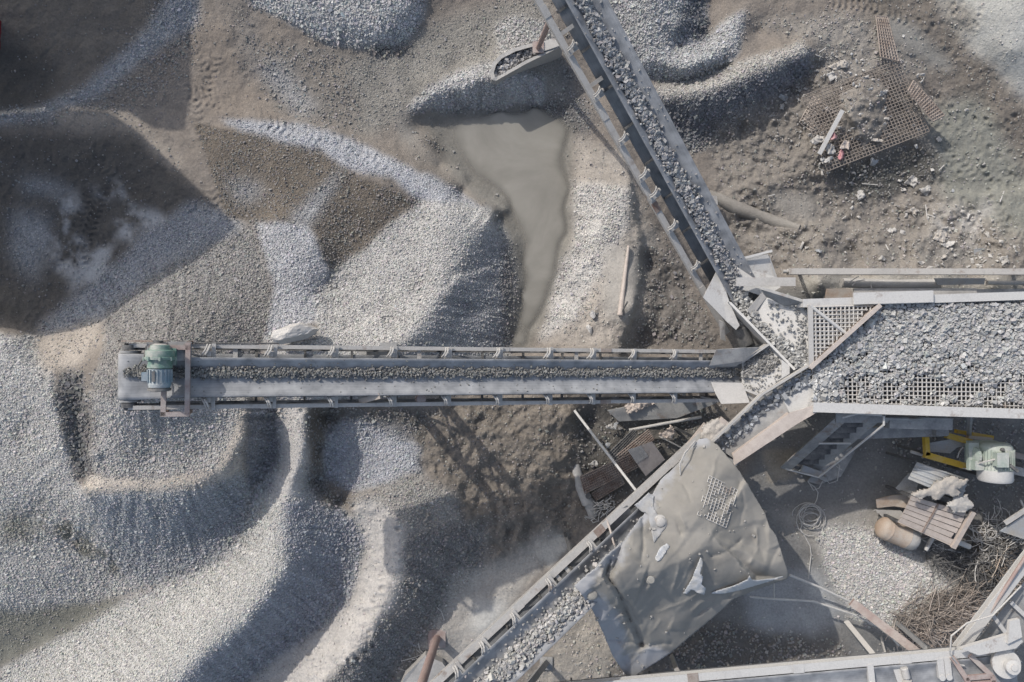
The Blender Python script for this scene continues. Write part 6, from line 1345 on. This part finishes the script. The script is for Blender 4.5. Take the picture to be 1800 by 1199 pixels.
def twigs(lst, label):
    m = MB()
    for x, y, x2, y2 in lst: m.tube(P(x, y, zat(x, y) + .06), P(x2, y2, zat(x2, y2) + .08), .018, 5)
    return tag(m.build('sticks', M['cable']), label, 'sticks', kind='stuff')
twigs([(1515, 323, 1543, 325), (1627, 360, 1630, 383), (1350, 345, 1362, 342), (1765, 336, 1758, 355), (1435, 97, 1444, 100), (1440, 92, 1452, 84), (1565, 235, 1558, 245), (1455, 188, 1445, 195), (1557, 430, 1562, 440), (1480, 385, 1487, 380), (1660, 290, 1650, 300)], 'pale sticks strewn over the eastern dirt')

def litter(polys, cnt, seed, mat, label):
    r = np.random.default_rng(seed); m = MB(); k = 0
    while k < cnt:
        pl_ = polys[int(r.integers(len(polys)))]; xs = [p[0] for p in pl_]; ys = [p[1] for p in pl_]; x, y = r.uniform(min(xs), max(xs)), r.uniform(min(ys), max(ys))
        if not inpoly(np.array([x]), np.array([y]), pl_)[0]: continue
        c = P(x, y, zat(x, y) + .05); a = r.uniform(0, 6.28); s1_, s2_ = r.lognormal(-3.15, .5), r.lognormal(-3.6, .5); u_ = Vector((math.cos(a), math.sin(a), r.normal(0, .3))) * s1_; w_ = Vector((-math.sin(a), math.cos(a), r.normal(0, .4))) * s2_
        m.add([c - u_ - w_, c + u_ * r.uniform(.5, 1.2) - w_, c + u_ + w_ * r.uniform(.4, 1.3), c - u_ * .6 + w_ + Vector((0, 0, r.uniform(0, .06))), c + Vector((0, 0, .05))], [(0, 1, 4), (1, 2, 4), (2, 3, 4), (3, 0, 4)]); k += 1
    return tag(m.build('litter', M[mat]), label, 'litter', kind='stuff')
litter([[(1430,95),(1520,85),(1530,150),(1440,160)], [(1420,225),(1500,220),(1510,300),(1430,310)], [(1480,300),(1640,290),(1650,400),(1490,380)], [(1620,370),(1760,350),(1760,470),(1630,470)], [(1500,130),(1640,130),(1640,260),(1500,260)]], 260, 5, 'plastic', 'small pale litter flakes strewn over the eastern dirt')
litter([[(1380,400),(1790,400),(1790,472),(1390,472)], [(1360,160),(1440,150),(1440,260),(1350,250)]], 150, 6, 'concrete', 'grey dirty litter flakes strewn over the eastern dirt')
# ------------------------------------------------------------------ left and middle small things
tr = thing('concrete_trough', P(915, 110, 0), 'pale concrete footing filled with stones under the pink conveyor leg', 'concrete footing')
ol = [(861,128),(866,110),(878,97),(905,84),(935,76),(985,70),(990,80),(925,112),(872,142),(864,140)]
inn = [(868,128),(872,114),(882,103),(907,90),(936,82),(978,77),(982,81),(924,106),(876,134),(870,135)]
m = MB(); n = len(ol); zt_ = 1.25
vs = [P(x, y, zt_ + .03 * math.sin(i * 2.1)) for i, (x, y) in enumerate(ol)] + [P(x, y, zt_ + .03 * math.sin(i * 2.1)) for i, (x, y) in enumerate(inn)] + [Vector((P(x, y, zt_).x, P(x, y, zt_).y, -.2)) for x, y in ol] + [P(x, y, zt_ - .25) for x, y in inn]
fs = []
for i in range(n):
    j = (i + 1) % n; fs += [(i, j, n + j, n + i), (2 * n + i, 2 * n + j, j, i), (n + i, n + j, 3 * n + j, 3 * n + i)]
fs.append(tuple(3 * n + i for i in range(n)))
m.add(vs, fs); m.build('footing_shell', M['concrete'], tr)
chute_stones(inn, flat(zt_ - .22), 900, .05, 51, 'stones filling the pale concrete footing', (.36, .35, .34), mapped=False)
rk = random.Random(5)
def boulder(c, rx, ry, rz, mat, label, seed, rot=0):
    import bmesh
    bm = bmesh.new(); bmesh.ops.create_icosphere(bm, subdivisions=4, radius=1.0); v = np.array([x.co[:] for x in bm.verts]); f = np.array([[q.index for q in p.verts] for p in bm.faces]); bm.free()
    rr = np.random.default_rng(seed)
    for _ in range(15):
        d = rr.normal(size=3); d /= np.linalg.norm(d); h_ = rr.uniform(.45, .78); t = v @ d + .05 * fbm(v[:, 0] * 3 + _, v[:, 1] * 3, 3); v = v - np.maximum(t - h_, 0)[:, None] * d
    v = v * (1 + .07 * fbm(v[:, 0] * 4 + 9, v[:, 1] * 4 + v[:, 2] * 3, 4, .7))[:, None] * np.array([rx, ry, rz]); ca, sa = math.cos(rot), math.sin(rot); v = v @ np.array([[ca, sa, 0], [-sa, ca, 0], [0, 0, 1]]); cc = np.array(c)
    v = v + cc
    return tag(fast_mesh('boulder', v, f, M[mat], False, None, None, tuple(cc)), label, 'boulder')
boulder(P(520, 583, 2.85), .78, .42, .5, 'rock', 'big pale broken rock just above the horizontal conveyor', 3, .25)
boulder(P(1041, 552, 1.0), .14, .2, .12, 'rock', 'small white slab on the bank right of the pond', 5); boulder(P(1036, 578, .95), .1, .22, .1, 'rock', 'lower white slab on the bank right of the pond', 6, .3)
pp = thing('timber_pole', P(1096, 495, 1.0), 'long dusty pole lying on the bank right of the pond', 'pole')
A_, B_ = P(1105, 432, zat(1105, 432) + .12), P(1090, 555, zat(1090, 555) + .1); d = B_ - A_; MB().lathe(A_, d, [(0, .03), (.02, .05), (d.length * .5, .07), (d.length - .02, .1), (d.length, .08)], 16).build('shaft', M['wood'], pp, True); MB().tube(B_ + Vector((.05, .12, .05)), B_ + Vector((.2, .45, .3)), .025, 6).build('stub', M['dark'], pp)
# pit with scrap screens
cw = thing('concrete_pipe', P(1020, 800, .2), 'curved dusty concrete pipe wall along the left side of the scrap pit', 'concrete pipe')
MB().path([P(x, y, .42) for x, y in ((1014, 735), (1009, 765), (1008, 800), (1013, 830), (1022, 858), (1033, 885))], .2, 14).build('pipe_wall', M['concrete'], cw, True); MB().lathe(P(1034, 872, .6), (0, 0, 1), [(0, .1), (.03, .1), (.035, .07), (.02, .06)], 16).build('drain_hole', M['dark'], cw)
MB().path([P(1034, 880, .4), P(1044, 905, .3)], .2, 12).build('pipe_end', M['concrete'], cw, True)
def panel(q, nu, nv, mat, label):
    m = wires(q, nu, nv, .018, seg=8); pts = [P(x, y, z_ - .02) for x, y, z_ in q]; m.plate(pts, .012); return tag(m.build('wire_mesh_panel', M[mat]), label, 'wire mesh', 'scrap screen panels')
panel([(1020, 838, .75), (1028, 868, .6), (1128, 818, .6), (1115, 795, .75)], 7, 26, 'rust', 'dark fine mesh panel under the white rod in the scrap pit')
panel([(1068, 798, .7), (1080, 812, .65), (1120, 764, .7), (1113, 755, .75)], 4, 16, 'dark', 'narrow dark mesh strip above the tan plate in the scrap pit')
panel([(1085, 800, .72), (1102, 818, .66), (1150, 772, .8), (1140, 755, .85)], 6, 16, 'rust', 'brown mesh panel between the dark strip and the tan plate')
panel([(1040, 868, .5), (1048, 880, .4), (1098, 850, .45), (1090, 835, .55)], 4, 14, 'rust', 'small torn mesh panel at the bottom of the scrap pit')
pc = thing('steel_plate', P(1135, 805, .3), 'square tan plate leaning in the scrap pit', 'steel plate'); MB().plate([P(1103, 791, .9), P(1146, 776, .95), P(1169, 808, 1.0), P(1135, 837, .9)], .03).build('plate', M['wood'], pc)
MB().plate([P(1103.5, 791, .915), P(1127, 783, .945), P(1140, 802, .965), P(1119, 815, .925)], .008).build('shade_patch', M['concrete'], pc)  # greyer sheet painting the unlit part of the plate
rod([(1010, 722, 1.35), (1070, 800, 2.3), (1130, 878, 3.4)], .045, 'white', 'long straight white rod crossing the scrap pit'); rod([(1106, 756, .6), (1170, 744, .9), (1233, 733, 1.1)], .05, 'pale', 'pale pipe lying below the horizontal conveyor in the scrap pit', 'pipe', 'steel_pipe'); rod([(1159, 767, .5), (1200, 788, 2.0)], .025, 'pale', 'thin rod between pit and lower left conveyor frame')
tag(MB().plate([P(1068, 722, .75), P(1180, 700, .8), P(1262, 708, .8), P(1190, 735, .6), P(1088, 741, .6)], .06).build('steel_plate', M['grey']), 'big grey plate in shade below the horizontal conveyor tail', 'steel plate')
lump([(1098,712),(1135,700),(1150,708),(1120,722),(1104,728)], flat(.85), 'dirt_clod', 'wood', 'tan lump of earth lying on the big shaded plate', 'earth lump', .08, rough=.12)
lump([(1160,765),(1180,748),(1185,762),(1182,772)], flat(.6), 'dirt_clod', 'wood', 'tan lump of earth below the pale pipe in the pit', 'earth lump', .08, rough=.12)
m = MB()
for i in range(60):
    x, y = rng.uniform(1050, 1130), rng.uniform(880, 920); x -= (y - 880) * .6; zz = .55; m.path([P(x, y, zz), P(x + rng.uniform(-8, 8), y + rng.uniform(-8, 8), zz + .1), P(x + rng.uniform(-14, 14), y + rng.uniform(-12, 12), zz)], .014, 4, False)
tag(m.build('wire_scrap', M['cable']), 'pale debris of wires and chips along the lower left conveyor frame', 'wire scrap', kind='stuff')
for i, (x, y, w_, h, mat, lab) in enumerate([(1072, 750, 8, 6, 'plastic', 'pale scrap in the dark part of the scrap pit'), (1083, 748, 5, 9, 'bluepl', 'grey shred beside the pale scrap in the pit'), (1068, 783, 7, 7, 'bluepl', 'greenish grey shred left of the mesh strip'), (1045, 815, 12, 6, 'concrete', 'crumpled grey shred above the dark mesh panel')]): scrap(x, y, w_, h, mat, lab, 90 + i, .5)
m = MB()
for a, b, w_ in (((1275, 738, 3.3), (1240, 780, 3.2), .3), ((1240, 745, 3.1), (1185, 812, 3.3), .12), ((1180, 826, 3.5), (1202, 832, 3.5), .14), ((1202, 832, 3.5), (1186, 840, 3.5), .1)): m.beam(P(*a), P(*b), w_, .08)
tag(m.build('frame_scrap', M['wood']), 'jumble of pale dusty angle bars above the tarpaulin', 'steel bars')
lump([(1238,748),(1262,735),(1282,748),(1268,775),(1245,782),(1232,768)], flat(3.3), 'dust_heap', 'foam', 'pale dusty debris heaped at the end of the lower left conveyor frame', 'debris', .06, rough=.07, sc=10)
rod([(1196, 835, 4.1), (1195, 815, 4.2), (1204, 796, 4.2), (1222, 775, 3.8)], .025, 'pale', 'pale hose along the upper left edge of the tarpaulin', 'hose', 'hose')
rod([(1066, 912, 4.4), (1072, 930, 4.5), (1078, 952, 4.6), (1080, 958, 4.6)], .03, 'wood', 'pale hose end hanging on the lower left conveyor frame', 'hose', 'hose')
# foot slab at the bottom edge
tag(MB().plate([P(700, 1215, .5), P(712, 1188, .55), P(748, 1152, .5), P(778, 1165, .4), P(800, 1200, .35), P(790, 1240, .4)], .35).build('concrete_slab', M['concrete']), 'broken pale concrete slab at the bottom edge under the pink leg', 'concrete slab')
m = MB()
for q in ([(732, 1142), (742, 1150), (728, 1156), (705, 1162)], [(735, 1130), (738, 1143), (745, 1148)], [(768, 1068), (776, 1075), (781, 1090)], [(724, 1160), (745, 1155)], [(700, 1175), (715, 1180)]): m.path([P(x, y, zat(x, y) + .08) for x, y in q], .02, 5)
tag(m.build('roots', M['cable']), 'pale bent wires beside the concrete slab', 'wires', kind='stuff')

# ------------------------------------------------------------------ two unseen roofs added beyond the upper left corner, shaped to cast the yard shadows
def blocker(shadow, h, label, cols):
    pts = []
    for x, y in shadow:
        g_ = P(x, y, zat(x, y)); k_ = (h - g_.z) / -TRAVEL.z; pts.append(g_ - TRAVEL * k_)
    c = sum(pts, Vector()) / len(pts); sh = thing('shadow_roof', (c.x, c.y, .6), label, 'blocker')
    MB().plate(pts, .3).build('roof', M['roof'], sh)
    for x, y in cols: leg(sh, Vector((x, y, h - .3)), Vector((x, y, .5)), .2, 'red'); MB().box((x, y, .9), (.26, 0, 0), (0, .5, 0), (0, 0, .4)).build('plinth', M['red'], sh)
    return sh
blocker([(-90,-90),(353,-60),(350,10),(337,60),(325,228),(270,226),(225,196),(90,189),(-90,205)], 9.0, 'unseen added shed roof on red columns beyond the upper left corner', [(-17.74, 10.45), (-18.4, 19.5), (-26, 11.4), (-26, 19.5), (-33, 12), (-33, 19)])
blocker([(-90,224),(90,209),(205,213),(255,245),(415,398),(180,564),(-90,600)], 9.0, 'unseen added shed roof on red columns beyond the left edge', [(-19.6, 8.6), (-24, 3), (-28, 9), (-28, 1)])

# ------------------------------------------------------------------ camera, sun, sky
cam = bpy.data.cameras.new('camera'); cam.lens = 24; cam.sensor_width = 36; cam.clip_end = 2000
co_ = bpy.data.objects.new('camera', cam); COL.objects.link(co_); co_.location = (0, 0, CAMZ); S.camera = co_
sl = bpy.data.lights.new('sun', 'SUN'); sl.energy = 2.55; sl.angle = math.radians(.55); sl.color = (1, .94, .865)
so = bpy.data.objects.new('sun', sl); COL.objects.link(so); so.rotation_euler = TRAVEL.to_track_quat('-Z', 'Y').to_euler(); so.location = (-20, 20, 30)
w = bpy.data.worlds.new('World'); S.world = w; w.use_nodes = True; nt = w.node_tree
sk = nt.nodes.new('ShaderNodeTexSky'); sk.sky_type = 'NISHITA'; sk.sun_disc = False; sk.sun_elevation = SUN_EL
sk.sun_rotation = math.atan2(-TRAVEL.x, -TRAVEL.y); sk.dust_density = 2.2; sk.ozone_density = 1.2
hs = nt.nodes.new('ShaderNodeHueSaturation'); hs.inputs['Saturation'].default_value = .78; nt.links.new(sk.outputs[0], hs.inputs['Color']); nt.links.new(hs.outputs[0], nt.nodes['Background'].inputs[0]); nt.nodes['Background'].inputs[1].default_value = .15
S.view_settings.view_transform = 'Standard'; S.view_settings.look = 'None'; S.view_settings.gamma = 1; S.view_settings.exposure = 0.25
